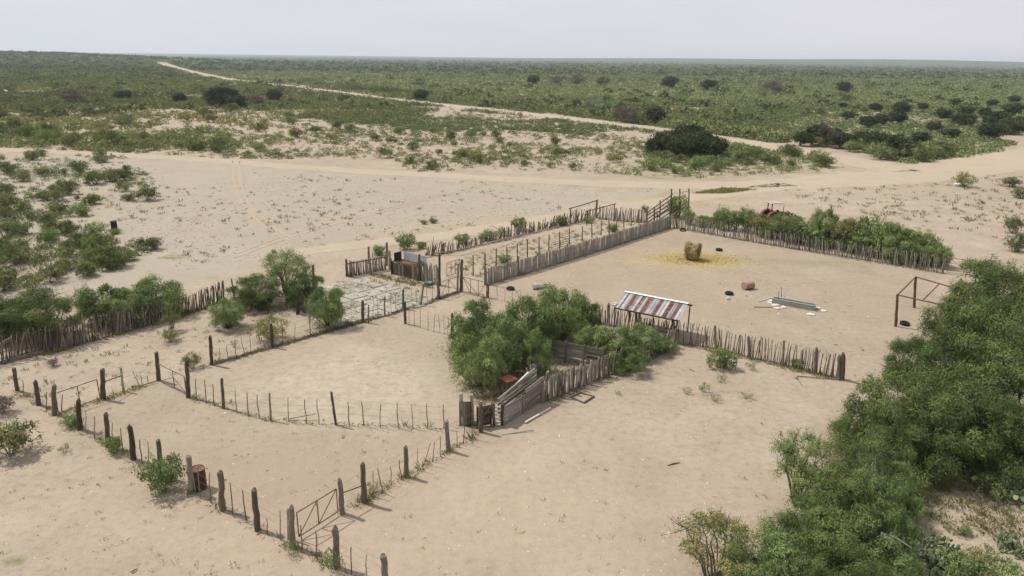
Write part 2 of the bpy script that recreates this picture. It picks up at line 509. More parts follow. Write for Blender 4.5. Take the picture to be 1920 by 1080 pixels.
def plant_meshes(name, seed, rad, hgt, lobes, sprigs, leaves, ll, lw, base=0.25, lobe_r=0.34, stems=4, stem_r=0.09,
                 mat='leaf_mesquite', smat='bark', flat=0.75, fan=False, gap=0.0, droop=0.35, spacing=.80, shell=.62, skirt=False, twigs=True):
    """a shrub or small tree of unit build: stems, limbs to lobes, feathery sprigs of small leaves in each lobe"""
    rng = np.random.default_rng(seed)
    st = random.getstate(); random.seed(seed)
    wood = MB()
    roots = []
    for k in range(stems):
        a = k * 6.283 / stems + rng.uniform(-.6, .6)
        roots.append((a, np.array([math.cos(a), math.sin(a), 0]) * rng.uniform(.02, .06) * rad))
    cs = []; tries = 0
    while len(cs) < lobes and tries < 4000:
        tries += 1
        u = rng.normal(size=3); u /= np.linalg.norm(u)
        r = rng.uniform(0.45, 1.0) ** 0.6 * (1 - lobe_r * .7)
        p = np.array([u[0] * r * rad, u[1] * r * rad, 0])
        zz = base + (1 - base) * (0.5 + 0.5 * u[2] * r)
        p[2] = zz * hgt * (1 - .12 * (r if u[2] > 0 else 0)) - lobe_r * rad * flat * .5
        p[2] = max(p[2], base * hgt * .8)
        if skirt and len(cs) % 3 == 0:
            a_ = rng.uniform(0, 6.283); p = np.array([math.cos(a_) * rad * .62, math.sin(a_) * rad * .62, hgt * rng.uniform(.12, .3)])
        if all(np.linalg.norm((p - q) / np.array([1, 1, .8])) > lobe_r * rad * spacing for q in cs): cs.append(p)
    V = []; val = []
    for li, c in enumerate(cs):
        ang = math.atan2(c[1], c[0])
        a0, rt = min(roots, key=lambda q: abs(math.atan2(math.sin(q[0] - ang), math.cos(q[0] - ang))) + rng.uniform(0, .5))
        r0 = stem_r * rng.uniform(.55, 1.0)
        b0 = np.array([rt[0], rt[1], -0.08])
        if fan:
            path = bez(b0, c, 0.02, 4, .02, rng)
        else:
            mid = np.array([c[0] * .42 + rng.normal() * .06 * rad, c[1] * .42 + rng.normal() * .06 * rad, max(c[2] * .52, .25 * hgt * base + .1)])
            path = bez(b0, mid, -.03, 3, .04, rng) + bez(mid, c, .03, 3, .05, rng)[1:]
        n = len(path)
        wood.tube(path, [r0 * (1 - .8 * i / (n - 1)) for i in range(n)], 5, .1, False)
        if twigs:
            for _ in range(2):
                u = rng.normal(size=3); u[2] = abs(u[2]) * .8 + .2; u /= np.linalg.norm(u)
                e = c + u * lobe_r * rad * rng.uniform(1.1, 1.7)
                wood.tube([Vector(c), Vector((c + e) / 2 + rng.normal(size=3) * .06 * rad * lobe_r), Vector(e)], [r0 * .3, r0 * .2, r0 * .08], 3, 0, False)
        lr = lobe_r * rad * rng.uniform(.62, 1.25)
        lc = rng.uniform(.75, 1.15)
        lv = rng.uniform(0, 1)
        for sidx in range(sprigs):
            if rng.uniform() < gap: continue
            u = rng.normal(size=3); u[2] = u[2] * .8 + .42; u /= np.linalg.norm(u)
            rr = rng.uniform(shell, 1.0)
            stray = rng.uniform() < .16
            if stray: rr = rng.uniform(1.1, 1.55)
            p = c + u * np.array([1, 1, flat]) * lr * rr
            if p[2] < .04: p[2] = rng.uniform(.04, .2) * hgt
            if stray or sidx % 3 == 0:
                wood.tube([Vector(c), Vector((c + p) / 2 + rng.normal(size=3) * .05 * lr), Vector(p)], [r0 * .25, r0 * .16, r0 * .07], 3, 0, False)
            m = max(3, int(leaves * rng.uniform(.5, 1.3) * lc * (.55 if stray else 1)))
            sr = lr * (.15 if stray else .20)
            q = p + rng.normal(size=(m, 3)) * np.array([sr, sr, sr * .7])
            d = rng.normal(size=(m, 3))
            un = unit((q - c) / np.array([1, 1, flat]))
            d = d - un * (np.sum(d * un, 1, keepdims=True) * .75) + un * .25
            d[:, 2] -= droop * rng.uniform(.2, 1.4, m)
            V.append(leaf_quads(q, d, ll * rng.uniform(.6, 1.35, m), lw * rng.uniform(.6, 1.3, m), rng, un))
            val.append(np.clip(lv * .70 - .12 + rng.uniform(0, .42) + rng.uniform(0, .25, m), 0, 1))
    random.setstate(st)
    V = np.concatenate(V)
    kz = hgt / np.percentile(V[:, 2], 99.7); kr = rad / np.percentile(np.hypot(V[:, 0], V[:, 1]), 98)
    V = V * np.array([kr, kr, kz])
    wood.v = [(a * kr, b * kr, c * kz) for a, b, c in wood.v]
    lm = fast_mesh(name + '_crown', V, 4, mat, np.concatenate(val))
    wm = bpy.data.meshes.new(name + '_wood')
    wm.from_pydata(wood.v, [], wood.f); wm.materials.append(MATS[smat]); wm.update()
    return wm, lm

# ================================================================== THE SETTING
def axis_coords(lo, hi, step, far_lo, far_hi, g=1.09):
    a = list(np.arange(lo, hi + 1e-6, step))
    s = step; x = hi
    while x < far_hi:
        s *= g; x += s; a.append(x)
    s = step; x = lo
    while x > far_lo:
        s *= g; x -= s; a.insert(0, x)
    return np.array(a)

# zones of the land, outlined on the photograph and carried to the ground
Z_FIELD = [(300, 121), (700, 112), (1300, 117), (1920, 124), (1920, 205), (1480, 205), (1480, 262), (1330, 250), (1240, 236), (1000, 208), (740, 181), (500, 153), (420, 144)]
Z_LEFT = [(-200, 98), (300, 104), (300, 125), (430, 151), (690, 184), (730, 196), (780, 226), (600, 218), (480, 206), (330, 208), (150, 206), (-200, 212)]
Z_MID = [(-200, 208), (330, 204), (640, 210), (800, 222), (700, 190), (1240, 246), (1500, 282), (1600, 318), (1400, 330), (1150, 326), (900, 318), (650, 300), (400, 290), (-200, 272)]
Z_NEARL = [(-200, 284), (140, 292), (270, 312), (320, 350), (290, 380), (190, 400), (230, 440), (310, 460), (215, 500), (110, 530), (-200, 560)]
Z_RIGHT = [(1480, 205), (1920, 190), (1920, 268), (1850, 300), (1700, 292), (1560, 262), (1480, 245)]
Z_BAND = [(1200, 296), (1350, 290), (1430, 280), (1530, 290), (1610, 318), (1560, 322), (1420, 334), (1300, 332), (1220, 318)]

gx = axis_coords(-62, 62, 0.5, -16000, 16000)
gy = axis_coords(9, 128, 0.5, -1500, 16000)
XX, YY = np.meshgrid(gx, gy)
ZZ = gz(XX, YY)
nx, ny = len(gx), len(gy)
gv = np.stack([XX, YY, ZZ], -1).reshape(-1, 3).astype(np.float32)
ii = np.arange(nx * ny).reshape(ny, nx)
gq = np.stack([ii[:-1, :-1], ii[:-1, 1:], ii[1:, 1:], ii[1:, :-1]], -1).reshape(-1)
gm = bpy.data.meshes.new('ground')
gm.vertices.add(len(gv)); gm.vertices.foreach_set('co', gv.ravel())
gm.loops.add(len(gq)); gm.loops.foreach_set('vertex_index', gq.astype(np.int32))
gm.polygons.add(len(gq) // 4); gm.polygons.foreach_set('loop_start', np.arange(0, len(gq), 4, dtype=np.int32))
gm.polygons.foreach_set('use_smooth', np.ones(len(gq) // 4, bool))
gm.update(calc_edges=True)
U, Vv = to_px(XX.ravel(), YY.ravel(), ZZ.ravel() * 0)
front = (YY.ravel() > 5)
X_, Y_ = XX.ravel(), YY.ravel()
U = U + (vnoise(X_, Y_, 16, 4) - .5) * 110 + (vnoise(X_, Y_, 55, 5) - .5) * 130
Vv = Vv + ((vnoise(X_, Y_, 14, 6) - .5) * .9 + (vnoise(X_, Y_, 50, 7) - .5) * .8) * 22 * np.clip((Vv - 100) / 130, .1, 1.3)
grass = np.zeros(len(X_))
def zone(poly, k):
    global grass
    w = inpoly(U, Vv, poly) & front
    grass = np.where(w, np.maximum(grass, k), grass)
zone(Z_LEFT, 0.62); zone(Z_FIELD, 0.74); zone(Z_MID, 0.44); zone(Z_NEARL, 0.44); zone(Z_RIGHT, 0.60); zone(Z_BAND, 0.56)
STREAK = lambda x, y: vnoise(np.asarray(x) / 4.5, np.asarray(y), 13, 77) * (np.hypot(x, y) < 420)
grass = np.where((STREAK(X_, Y_) > .80) & (grass > .6), .42, grass)
far = np.clip((np.hypot(X_, Y_) - 420) / 200, 0, 1)
grass = np.maximum(grass, 0.95 * far)
side = np.clip((np.abs(X_) - 70) / 40, 0, 1) * (Y_ < 130)          # the same scrub goes on beside and behind the view
grass = np.maximum(grass, 0.36 * side)
def blob(px, py, rx, ry, p=1.6):
    c = at(px, py)
    return np.exp(-(((X_ - c.x) / rx) ** 2 + ((Y_ - c.y) / ry) ** 2) ** (p / 2))
straw = np.clip(blob(1300, 484, 3.0, 2.2) * 1.25 + blob(1335, 490, 2.0, 1.3) * .6 + blob(1210, 490, 3.5, 1.6) * .28 + blob(1000, 500, 6, 2.0) * 0.08, 0, 1)
straw = np.maximum(straw, .30 * blob(1240, 378, 9, 3.5)); straw = np.maximum(straw, .22 * blob(900, 425, 10, 2.5))
dung = np.clip(blob(1500, 492, 4.2, 1.0) * .75 + blob(1555, 495, 2.5, 1.2) * .5 + blob(1400, 585, 5, 1.2) * .22 + blob(1330, 700, 2.4, 2.2) * .15
               + blob(1130, 480, 8, 3.0) * .16 + blob(950, 700, 2.6, 3.2) * .75 + blob(1200, 690, 5.0, 1.6) * .22 + blob(1090, 690, 2.2, 1.4) * .5
               + blob(480, 580, 4, 2.5) * .35 + blob(1840, 890, 3, 1.2) * .35 + blob(1600, 940, 2.6, 3) * .6 + blob(1400, 1070, 2, 1.5) * .5 + blob(620, 440, 16, 3.0) * .12, 0, 1)
pale = np.clip(blob(650, 720, 6.5, 5.0, 3) * .85 + blob(520, 830, 8, 2.4, 2.5) * .35 + blob(450, 480, 12, 5, 2) * .45 + blob(640, 545, 4, 3) * .5 + blob(1780, 990, 3, 2.5) * .5, 0, 1)
pink = np.clip(blob(900, 950, 11, 6, 3) + blob(450, 960, 8, 4, 3) * .7 + blob(1100, 560, 14, 6, 3) * .7, 0, 1)
gpatch = np.clip(blob(330, 482, 3.0, 2.0) * .75 + blob(560, 1050, 1.2, 1.0) * .3 + blob(30, 1050, 1.6, 1.0) * .62 + blob(720, 505, 5, 1.4) * .52
                 + blob(1800, 940, 4.0, 2.0) * .30 + blob(900, 720, 2, 1.5) * .5 + blob(830, 650, .8, .7) * .7 + blob(700, 570, 4, 3) * .35 + blob(940, 440, 8, 2) * .30 + blob(1700, 345, 10, 3) * .22
                 + blob(1690, 560, 3, 2) * .35 + blob(460, 610, 7, 2) * .3, 0, 1)
grass = np.maximum(grass, gpatch)
U0, V0 = to_px(X_, Y_, Y_ * 0)
U0 = U0 + (vnoise(X_, Y_, 3, 14) - .5) * 30; V0 = V0 + (vnoise(X_, Y_, 3, 15) - .5) * 16
trod = np.zeros(len(X_))
for poly, k_ in (([(60, 760), (110, 775), (300, 718), (355, 748), (510, 795), (640, 803), (835, 810), (690, 935), (560, 1018), (300, 890)], .62), ([(760, 615), (905, 540), (1260, 428), (1770, 515), (1690, 640), (1575, 705), (1270, 640), (1140, 605), (850, 640)], .42), ([(355, 740), (500, 655), (760, 610), (850, 640), (870, 700), (640, 640), (420, 740)], .35)):
    trod = np.maximum(trod, k_ * (inpoly(U0, V0, poly) & front))
grey = 1.0 * (inpoly(U0, V0, [(-200, 285), (300, 300), (640, 322), (1000, 345), (1260, 362), (1000, 405), (700, 445), (560, 480), (300, 540), (-200, 600)]) & front)
def soft(a, n_):
    a = a.reshape(ny, nx).copy()
    for _ in range(n_):
        a[1:-1, 1:-1] = (a[1:-1, 1:-1] * 2 + a[:-2, 1:-1] + a[2:, 1:-1] + a[1:-1, :-2] + a[1:-1, 2:]) / 6
    return a.ravel()
grey = soft(grey, 6)
tt = trod.reshape(ny, nx)
for _ in range(3):
    tt[1:-1, 1:-1] = (tt[1:-1, 1:-1] * 2 + tt[:-2, 1:-1] + tt[2:, 1:-1] + tt[1:-1, :-2] + tt[1:-1, 2:]) / 6
trod = tt.ravel()
for nm, arr in (('trod', trod), ('grey', grey), ('grass', grass), ('straw', straw), ('dung', dung), ('pale', pale), ('pink', pink), ('wood', np.clip((np.hypot(X_, Y_) - 500) / 500, 0, 1))):
    a_ = gm.attributes.new(nm, 'FLOAT', 'POINT'); a_.data.foreach_set('value', arr.astype(np.float32))
gm.materials.append(MATS['sand'])
ground = mesh_obj('ground', gm); ground['kind'] = 'structure'

ROADS = []
def road(name, pix, widths, seed, mat='road_sand'):
    """a dirt road: centre line on the ground through surveyed points, ragged edges"""
    P = [at(*p) for p in pix]
    pts = []; ws = []
    for i in range(len(P) - 1):
        p0 = P[max(i - 1, 0)]; p1 = P[i]; p2 = P[i + 1]; p3 = P[min(i + 2, len(P) - 1)]
        L = (p2 - p1).length; n = max(2, int(L / 1.2))
        for k in range(n):
            t = k / n
            q = 0.5 * ((2 * p1) + (p2 - p0) * t + (2 * p0 - 5 * p1 + 4 * p2 - p3) * t * t + (3 * p1 - p0 - 3 * p2 + p3) * t ** 3)
            pts.append(q); ws.append(widths[i] * (1 - t) + widths[i + 1] * t)
    ROADS.append((np.array([(q.x, q.y) for q in pts[::4]]), np.array(ws[::4])))
    mb = MB(); rows = []
    rr = random.Random(seed)
    e1 = e2 = 0
    for i, p in enumerate(pts):
        d = (pts[min(i + 1, len(pts) - 1)] - pts[max(i - 1, 0)]); d.z = 0; d.normalize()
        s_ = Vector((d.y, -d.x, 0))
        e1 = e1 * .6 + rr.uniform(-.10, .10); e2 = e2 * .6 + rr.uniform(-.10, .10)
        w = ws[i] / 2
        row = []
        for j, t in enumerate((-1 - e1, -.55, 0, .55, 1 + e2)):
            q = p + s_ * w * t
            row.append((q.x, q.y, gzf(q.x, q.y) + (0.03 if 0 < j < 4 else 0.012)))
        rows.append(row)
    vs_ = [q for r in rows for q in r]
    fs = [(i * 5 + j, i * 5 + j + 1, (i + 1) * 5 + j + 1, (i + 1) * 5 + j) for i in range(len(rows) - 1) for j in range(4)]
    mb.add(vs_, [tuple(reversed(f)) for f in fs])
    o = mb.build(name, mat, None, smooth=True)
    o['kind'] = 'structure'
    return o
road('dirt_road', [(1700, 322), (1620, 306), (1540, 291), (1440, 274), (1340, 258), (1240, 244), (1100, 226), (900, 204), (740, 187), (600, 169), (500, 157), (430, 149), (380, 139), (335, 129), (303, 122)],
     [10, 9, 8.5, 8.5, 8.5, 8.5, 8.5, 8.5, 8.5, 8.5, 8.5, 9, 10, 12, 16], 1)
road('dirt_track', [(-40, 279), (200, 289), (400, 301), (640, 319), (900, 333), (1100, 343), (1300, 348), (1450, 346), (1600, 338), (1720, 327), (1820, 312), (1980, 283)],
     [4.5, 4.5, 4.5, 4.5, 5, 5.5, 6, 8, 10, 13, 13, 12], 2)
road('side_track', [(1480, 346), (1380, 358), (1270, 374), (1140, 392), (1000, 416), (900, 432), (800, 446), (700, 456), (600, 468), (480, 486)],
     [6, 5, 4.2, 3.8, 3.6, 3.4, 3.2, 3, 2.6, 2], 3)

# pebbles strewn over the near ground
def pebbles():
    n = 5200
    u = RNG.uniform(0, 1920, n); v = RNG.uniform(430, 1100, n)
    x, y = at_np(u, v)
    z = gz(x, y)
    s = np.minimum(0.014 + RNG.exponential(0.011, n), .09)
    dirs = np.array([(1, 0, 0), (0, 1, 0), (-1, 0, 0), (0, -1, 0), (0, 0, .7), (0, 0, -.5)], float)
    tri = [(0, 1, 4), (1, 2, 4), (2, 3, 4), (3, 0, 4)]
    V = []
    P = np.stack([x, y, z], 1)
    D = dirs[None] * s[:, None, None] * RNG.uniform(.6, 1.5, (n, 6, 1))
    for t in tri:
        V.append(np.stack([P + D[:, k] for k in t], 1))
    V = np.stack(V, 1).reshape(-1, 3)
    o = mesh_obj('pebbles', fast_mesh('pebbles', V, 3, 'pebble'))
    o['kind'] = 'stuff'; o['label'] = 'small pale pebbles strewn over the sandy ground'; o['category'] = 'pebbles'
pebbles()
def pats():
    n = 800
    u = RNG.uniform(100, 1700, n); v = RNG.uniform(440, 1000, n)
    keep = np.zeros(n, bool)
    for poly in ([(110, 775), (300, 718), (355, 748), (510, 795), (640, 803), (835, 810), (690, 935), (560, 1018), (300, 890)], [(760, 615), (905, 540), (1260, 428), (1770, 515), (1690, 640), (1575, 705), (1270, 640), (1140, 605), (850, 640)], [(355, 740), (500, 655), (760, 610), (850, 640), (870, 760), (640, 790), (420, 750)]):
        keep |= inpoly(u, v, poly)
    x, y = at_np(u[keep], v[keep]); n = len(x)
    s = .018 + RNG.exponential(.018, n); V = []
    P_ = np.stack([x, y, gz(x, y)], 1); up = np.zeros((n, 3)); up[:, 2] = s * .35
    ring = [P_ + np.stack([np.cos(a) * s * RNG.uniform(.7, 1.3, n), np.sin(a) * s * RNG.uniform(.7, 1.3, n), np.full(n, -.004)], 1) for a in np.arange(6) * 1.0472]
    for k in range(6):
        V.append(np.stack([ring[k], ring[(k + 1) % 6], P_ + up], 1))
    o = mesh_obj('dung', fast_mesh('dung', np.stack(V, 1).reshape(-1, 3), 3, 'litter'))
    o['kind'] = 'stuff'; o['label'] = 'dry dung scattered over the trampled pens'; o['category'] = 'dung'
pats()

_nr = len(ROADS)
for k_, (a_, b_) in enumerate(((0, 0), (13, 1))):
    road('wheel_track', [(436 + a_, 302 + b_), (438 + a_, 330 + b_), (446 + a_, 362 + b_), (470 + a_, 400 + b_), (520 + a_ * 1.4, 440 + b_), (600 + a_ * 1.6, 470 + b_)], [.3, .5, .3, .6, .4, .3], 20 + k_, 'track_sand')
    road('wheel_track', [(950, 336 + b_ * 3), (800, 372 + b_ * 4), (640, 412 + b_ * 5), (540, 440 + b_ * 6), (430, 480 + b_ * 7)], [.4, .3, .6, .4, .3], 30 + k_, 'track_sand')
del ROADS[_nr:]
def off_road(x, y, extra=0.6):
    x = np.asarray(x, float); y = np.asarray(y, float)
    ok = np.ones(len(x), bool)
    for P, w in ROADS:
        for i in range(0, len(x), 4000):
            d = np.hypot(x[i:i + 4000, None] - P[None, :, 0], y[i:i + 4000, None] - P[None, :, 1]) - w[None] / 2
            ok[i:i + 4000] &= d.min(1) > extra
    return ok

# ================================================================== FENCES
def stick_mesh(seed, rad=0.035, n=6, bend=0.05, rings=4):
    rr = random.Random(seed); st = random.getstate(); random.seed(seed)
    pts = []; rs = []
    bx, by = rr.uniform(-bend, bend), rr.uniform(-bend, bend)
    for i in range(rings):
        t = i / (rings - 1)
        pts.append(Vector((bx * math.sin(t * 3.1 * rr.uniform(.8, 1.2)), by * math.sin(t * 3.1), t)))
        rs.append(rad * (1.12 - .45 * t) * rr.uniform(.85, 1.15))
    mb = MB().tube(pts, rs, n, .12)
    random.setstate(st)
    me = bpy.data.meshes.new('stake')
    me.from_pydata(mb.v, [], mb.f); me.update()
    return me
_stick_cache = {}
def sticks(mat, rad, bend=0.05, k=10):
    key = (mat, rad, bend)
    if key not in _stick_cache:
        L = []
        for i in range(k):
            me = stick_mesh(hash(key[0]) % 1 + i * 13 + int(rad * 1000), rad, 6, bend)
            me.materials.append(MATS[mat]); L.append(me)
        _stick_cache[key] = L
    return _stick_cache[key]

def poly_at(pix, step, jitter=0.0):
    """points at even steps along a surveyed ground line"""
    P = [at(*p) for p in pix]
    out = []; carry = 0.0
    for a, b in zip(P[:-1], P[1:]):
        L = (b - a).length; d = (b - a) / L
        t = carry
        while t < L:
            out.append((a + d * t, d)); t += step * random.uniform(1 - jitter, 1 + jitter)
        carry = t - L
    return out

def palisade(name, label, pix, hgt, step, mats, rads, parent=None, hvar=0.12, lean=0.08, lean_along=0.0, jitter=0.35, off=0.05, part_name='stake', skip=0.0, bend=0.05):
    t = parent or thing(name, label, 'fence', at(*pix[0]))
    o0 = origin(t)
    sp = poly_at(pix, step, jitter)
    N = len(sp)
    for i, (p, d) in enumerate(sp[:300]):
        if random.random() < skip: continue
        hh = hgt if not callable(hgt) else hgt(i / max(1, N - 1))
        hh = hh * random.uniform(1 - hvar, 1 + hvar)
        mt = random.choice(mats); rd = random.choice(rads)
        me = random.choice(sticks(mt, rd, bend))
        o = bpy.data.objects.new(part_name, me); C.objects.link(o); o.parent = t
        s_ = Vector((d.y, -d.x, 0)) * random.uniform(-off, off)
        o.location = p + s_ - o0 + Vector((0, 0, gzf(p.x, p.y) - 0.05))
        ax = Vector((-d.y, d.x, 0))
        q = Matrix.Rotation(random.gauss(lean_along, lean), 3, ax) @ Matrix.Rotation(random.gauss(0, lean * .6), 3, d) @ Matrix.Rotation(random.uniform(0, 6.28), 3, 'Z')
        o.rotation_euler = q.to_euler()
        o.scale = (random.uniform(.8, 1.25), random.uniform(.8, 1.25), hh + .05)
    return t

def log_post(parent, base, top, r, mat='wood_post', name='post'):
    """a rough hewn post with a worn, slanted head"""
    base = Vector(base); top = Vector(top)
    d = top - base
    n = 5; pts = []; rs = []
    _, a, b = frame_of(d)
    for i in range(n + 1):
        t = i / n
        pts.append(base - d.normalized() * .1 * (i == 0) + d * t + (a * random.uniform(-1, 1) + b * random.uniform(-1, 1)) * r * .16 * (0 < i))
        rs.append(r * (1.08 - .16 * t) * random.uniform(.92, 1.06))
    pts.append(top + d.normalized() * r * .25); rs.append(r * .62)
    mb = MB().tube(pts, rs, 9, .09)
    k = len(mb.v) - 9
    for j in range(9):
        v = mb.v[k + j]; mb.v[k + j] = (v[0], v[1], v[2] + random.uniform(-.03, .03) + r * .5 * math.cos(j * .7))
    return mb.build(name, mat, parent)

def px_post(parent, bx, by, tx, ty, r, mat='wood_post', name='post'):
    b = at(bx, by); t = above(tx, ty, b)
    log_post(parent, b, t, r, mat, name)
    return b, t

def wires(parent, tops, fr=(0.25, 0.45, 0.65, 0.85), r=0.005, sag=0.03):
    for f in fr:
        pts = []
        for (b0, t0), (b1, t1) in zip(tops[:-1], tops[1:]):
            p = b0.lerp(t0, f); q = b1.lerp(t1, f)
            for k in range(4):
                s = k / 4
                m = p.lerp(q, s); m.z -= sag * 4 * s * (1 - s) * random.uniform(.6, 1.4)
                pts.append(m)
        pts.append(tops[-1][0].lerp(tops[-1][1], f))
        MB().tube(pts, r, 4, 0, False).build('wire', 'wire', parent)

def px_stays(parent, L, r=0.02, mat='wood_brown'):
    out = []
    for e in L:
        tx, ty, bx, by = e
        b = at(bx, by); t = above(tx, ty, b)
        mb = MB(); d = t - b
        pts = [b - Vector((0, 0, .06)), b + d * .3 + Vector((random.uniform(-.03, .03), 0, 0)), b + d * .65 + Vector((random.uniform(-.035, .035), 0, 0)), t]
        rr = r * random.uniform(.8, 1.3)
        mb.tube(pts, [rr * 1.15, rr, rr * .95, rr * .75], 6, .12).build('stay', mat, parent)
        out.append((b, t))
    return out

# --- front-left fence of stout dark posts, running towards the camera
fA = thing('wire_fence', 'wire fence on thick dark posts running from left edge down to bottom of photo', 'fence', at(32, 733))
A = [(33, 732, 26, 691), (73, 760, 67, 716), (102, 778, 101, 724), (150, 806, 146, 752), (204, 838, 199, 776), (251, 862, 244, 800), (301, 893, 297, 826),
     (359, 923, 354, 855), (418, 957, 413, 886), (483, 994, 476, 919), (548, 1026, 546, 953), (632, 1064, 628, 992), (724, 1112, 719, 1042)]
tA = []
for i, (bx, by, tx, ty) in enumerate(A):
    tA.append(px_post(fA, bx, by, tx, ty, 0.112 if i not in (0, 6) else .10, 'wood_dark' if i not in (4, 7, 10, 11, 12) else 'wood_post'))
px_post(fA, 541, 1012, 540, 956, 0.045, 'wood_grey')
px_stays(fA, [(42, 712, 45, 742), (87, 735, 86, 768), (117, 740, 116, 772), (177, 780, 177, 822), (160, 768, 161, 812), (211, 792, 212, 842), (226, 803, 231, 848), (262, 824, 266, 868), (277, 828, 279, 876),
              (393, 886, 395, 943), (371, 873, 375, 934), (431, 905, 437, 968), (455, 919, 463, 976), (500, 972, 502, 1003), (525, 957, 526, 1014), (564, 985, 566, 1033), (592, 996, 595, 1048), (658, 1025, 659, 1078), (687, 1040, 689, 1094)], .019)
wires(fA, tA)

# --- fence from the pipe gate up to the loading pen
fB = thing('wire_fence', 'weathered post and stay fence from rusty gate to plank chute', 'fence', at(642, 963))
B = [(642, 963, 637, 900), (683, 943, 680, 871), (761, 894, 761, 839), (841, 846, 837, 790), (902, 811, 901, 758)]
tB = [px_post(fB, bx, by, tx, ty, r, m) for (bx, by, tx, ty), r, m in zip(B, (.10, .11, .105, .10, .10), ('wood_grey', 'wood_post', 'wood_post', 'wood_grey', 'wood_post'))]
px_stays(fB, [(699, 883, 700, 931), (708, 877, 719, 924), (732, 875, 734, 909), (749, 862, 752, 900), (783, 840, 783, 882), (807, 830, 795, 872), (815, 829, 811, 866), (825, 817, 826, 857), (856, 808, 857, 838), (871, 787, 869, 832), (887, 780, 885, 823)], .018)
MB().tube([above(643, 924, tB[0][0]), above(681, 910, tB[1][0])], .025, 6).build('rail', 'rust_pipe', fB)
wires(fB, tB, (.3, .6, .85))

# --- curved fence of thin stays between the two lower pens
fC = thing('wire_fence', 'curved fence of thin widely spaced stakes between two bare pens', 'fence', at(353, 745))
tC = [px_post(fC, 353, 745, 350, 677, .11, 'wood_dark'), px_post(fC, 419, 766, 416, 711, .075, 'wood_post'), px_post(fC, 508, 789, 505, 738, .05, 'wood_grey'), px_post(fC, 630, 796, 621, 736, .06, 'wood_dark')]
px_stays(fC, [(367, 711, 369, 750), (383, 712, 387, 756), (399, 720, 402, 761), (441, 731, 444, 775), (463, 735, 466, 780), (482, 740, 486, 785), (540, 747, 542, 791), (571, 749, 574, 794),
              (594, 749, 598, 795), (652, 753, 655, 797), (678, 753, 682, 799), (714, 758, 713, 802), (745, 756, 747, 803), (772, 758, 774, 803), (800, 757, 801, 803), (831, 758, 832, 803)], .021)
wires(fC, tC + [(at(832, 803), above(831, 758, at(832, 803)))], (.35, .6, .85))
MB().tube([at(544, 785, .08), at(592, 776, .3)], [.025, .018], 6, .1).build('fallen_stake', 'wood_grey', fC)

# --- pipe gate builder: tubular frame with braces
def pipe_gate(label, a, b, h, lift=0.18, mids=(0.5,), braces=((0, 0, .5, 1), (.5, 0, 1, 1)), mat='rust_pipe', r=0.024):
    a = Vector(a); b = Vector(b)
    g = thing('pipe_gate', label, 'gate', a)
    z0 = Vector((0, 0, lift)); z1 = Vector((0, 0, lift + h))
    P = lambda u, v: a.lerp(b, u) + z0.lerp(z1, v)
    MB().tube([P(0, 1), P(1, 1)], r, 8).build('top_rail', mat, g)
    MB().tube([P(0, 0), P(1, 0)], r, 8).build('bottom_rail', mat, g)
    for u in (0,) + tuple(mids) + (1,):
        MB().tube([P(u, 0), P(u, 1)], r * .95, 8).build('upright', mat, g)
    for u0, v0, u1, v1 in braces:
        MB().tube([P(u0, v0), P(u1, v1)], r * .75, 8).build('brace', mat, g)
    return g
pipe_gate('rusty pipe gate with two diagonal braces near bottom of photo', at(561, 1013), at(634, 966), 1.02, .16)
pipe_gate('low rusty pipe gate between two thick dark posts at left', at(302, 717), at(350, 741), .98, .1, (.55,), ((0, 0, .55, .6), (.55, .6, 1, 0)))
e1 = at(110, 776); e2 = at(188, 748)
pipe_gate('long thin pipe gate near the left edge beside thick dark post', e1, e2, 1.05, .05, (.52,), ())

fE = thing('wire_fence', 'short fence of thick post and leaning stakes left of low pipe gate', 'fence', at(194, 748))
tE = [px_post(fE, 194, 748, 192, 693, .12, 'wood_dark'), px_post(fE, 232, 733, 226, 689, .06, 'wood_grey'), px_post(fE, 297, 714, 293, 661, .11, 'wood_dark')]
px_stays(fE, [(249, 695, 260, 722), (264, 705, 267, 720), (276, 704, 278, 718)], .02, 'wood_grey')
MB().tube([above(198, 715, tE[0][0]), above(228, 704, tE[1][0])], .03, 6).build('rail', 'wood_dark', fE)
MB().tube([at(246, 724, .07), at(268, 722, .1), at(294, 714, .14)], [.045, .04, .03], 6, .1).build('fallen_log', 'wood_grey', fE)
wires(fE, tE, (.3, .55))

# --- long fence from the left pen up past the concrete slab to the big gate post
fF = thing('wire_fence', 'long wire fence with mixed posts running beside the concrete slab', 'fence', at(397, 684))
F = [(397, 684, 394, 632, .10, 'wood_dark'), (511, 651, 508, 608, .09, 'wood_dark'), (582, 630, 580, 587, .035, 'wood_grey'), (640, 612, 639, 572, .045, 'wood_grey'), (680, 604, 680, 565, .10, 'wood_dark'),
     (691, 606, 691, 572, .05, 'wood_post'), (721, 592, 721, 556, .06, 'wood_grey'), (756, 580, 756, 543, .08, 'wood_dark'), (760, 607, 759, 567, .09, 'wood_dark'), (789, 572, 794, 535, .06, 'wood_dark'), (822, 560, 821, 526, .09, 'wood_dark'), (864, 546, 866, 487, .11, 'wood_post'), (858, 545, 859, 494, .07, 'wood_grey')]
tF = [px_post(fF, a, b, c, d, r, m) for a, b, c, d, r, m in F]
px_stays(fF, [(411, 652, 414, 679), (425, 648, 428, 675), (440, 640, 443, 672), (452, 632, 459, 668), (468, 628, 470, 664), (484, 622, 490, 660), (530, 612, 531, 646), (553, 606, 552, 640), (600, 590, 600, 626), (620, 584, 621, 620), (700, 560, 700, 600), (708, 556, 708, 597), (733, 552, 733, 588), (742, 548, 743, 585), (771, 540, 772, 575), (780, 540, 780, 573), (800, 538, 801, 568), (811, 534, 811, 564), (747, 520, 752, 545)], .016)
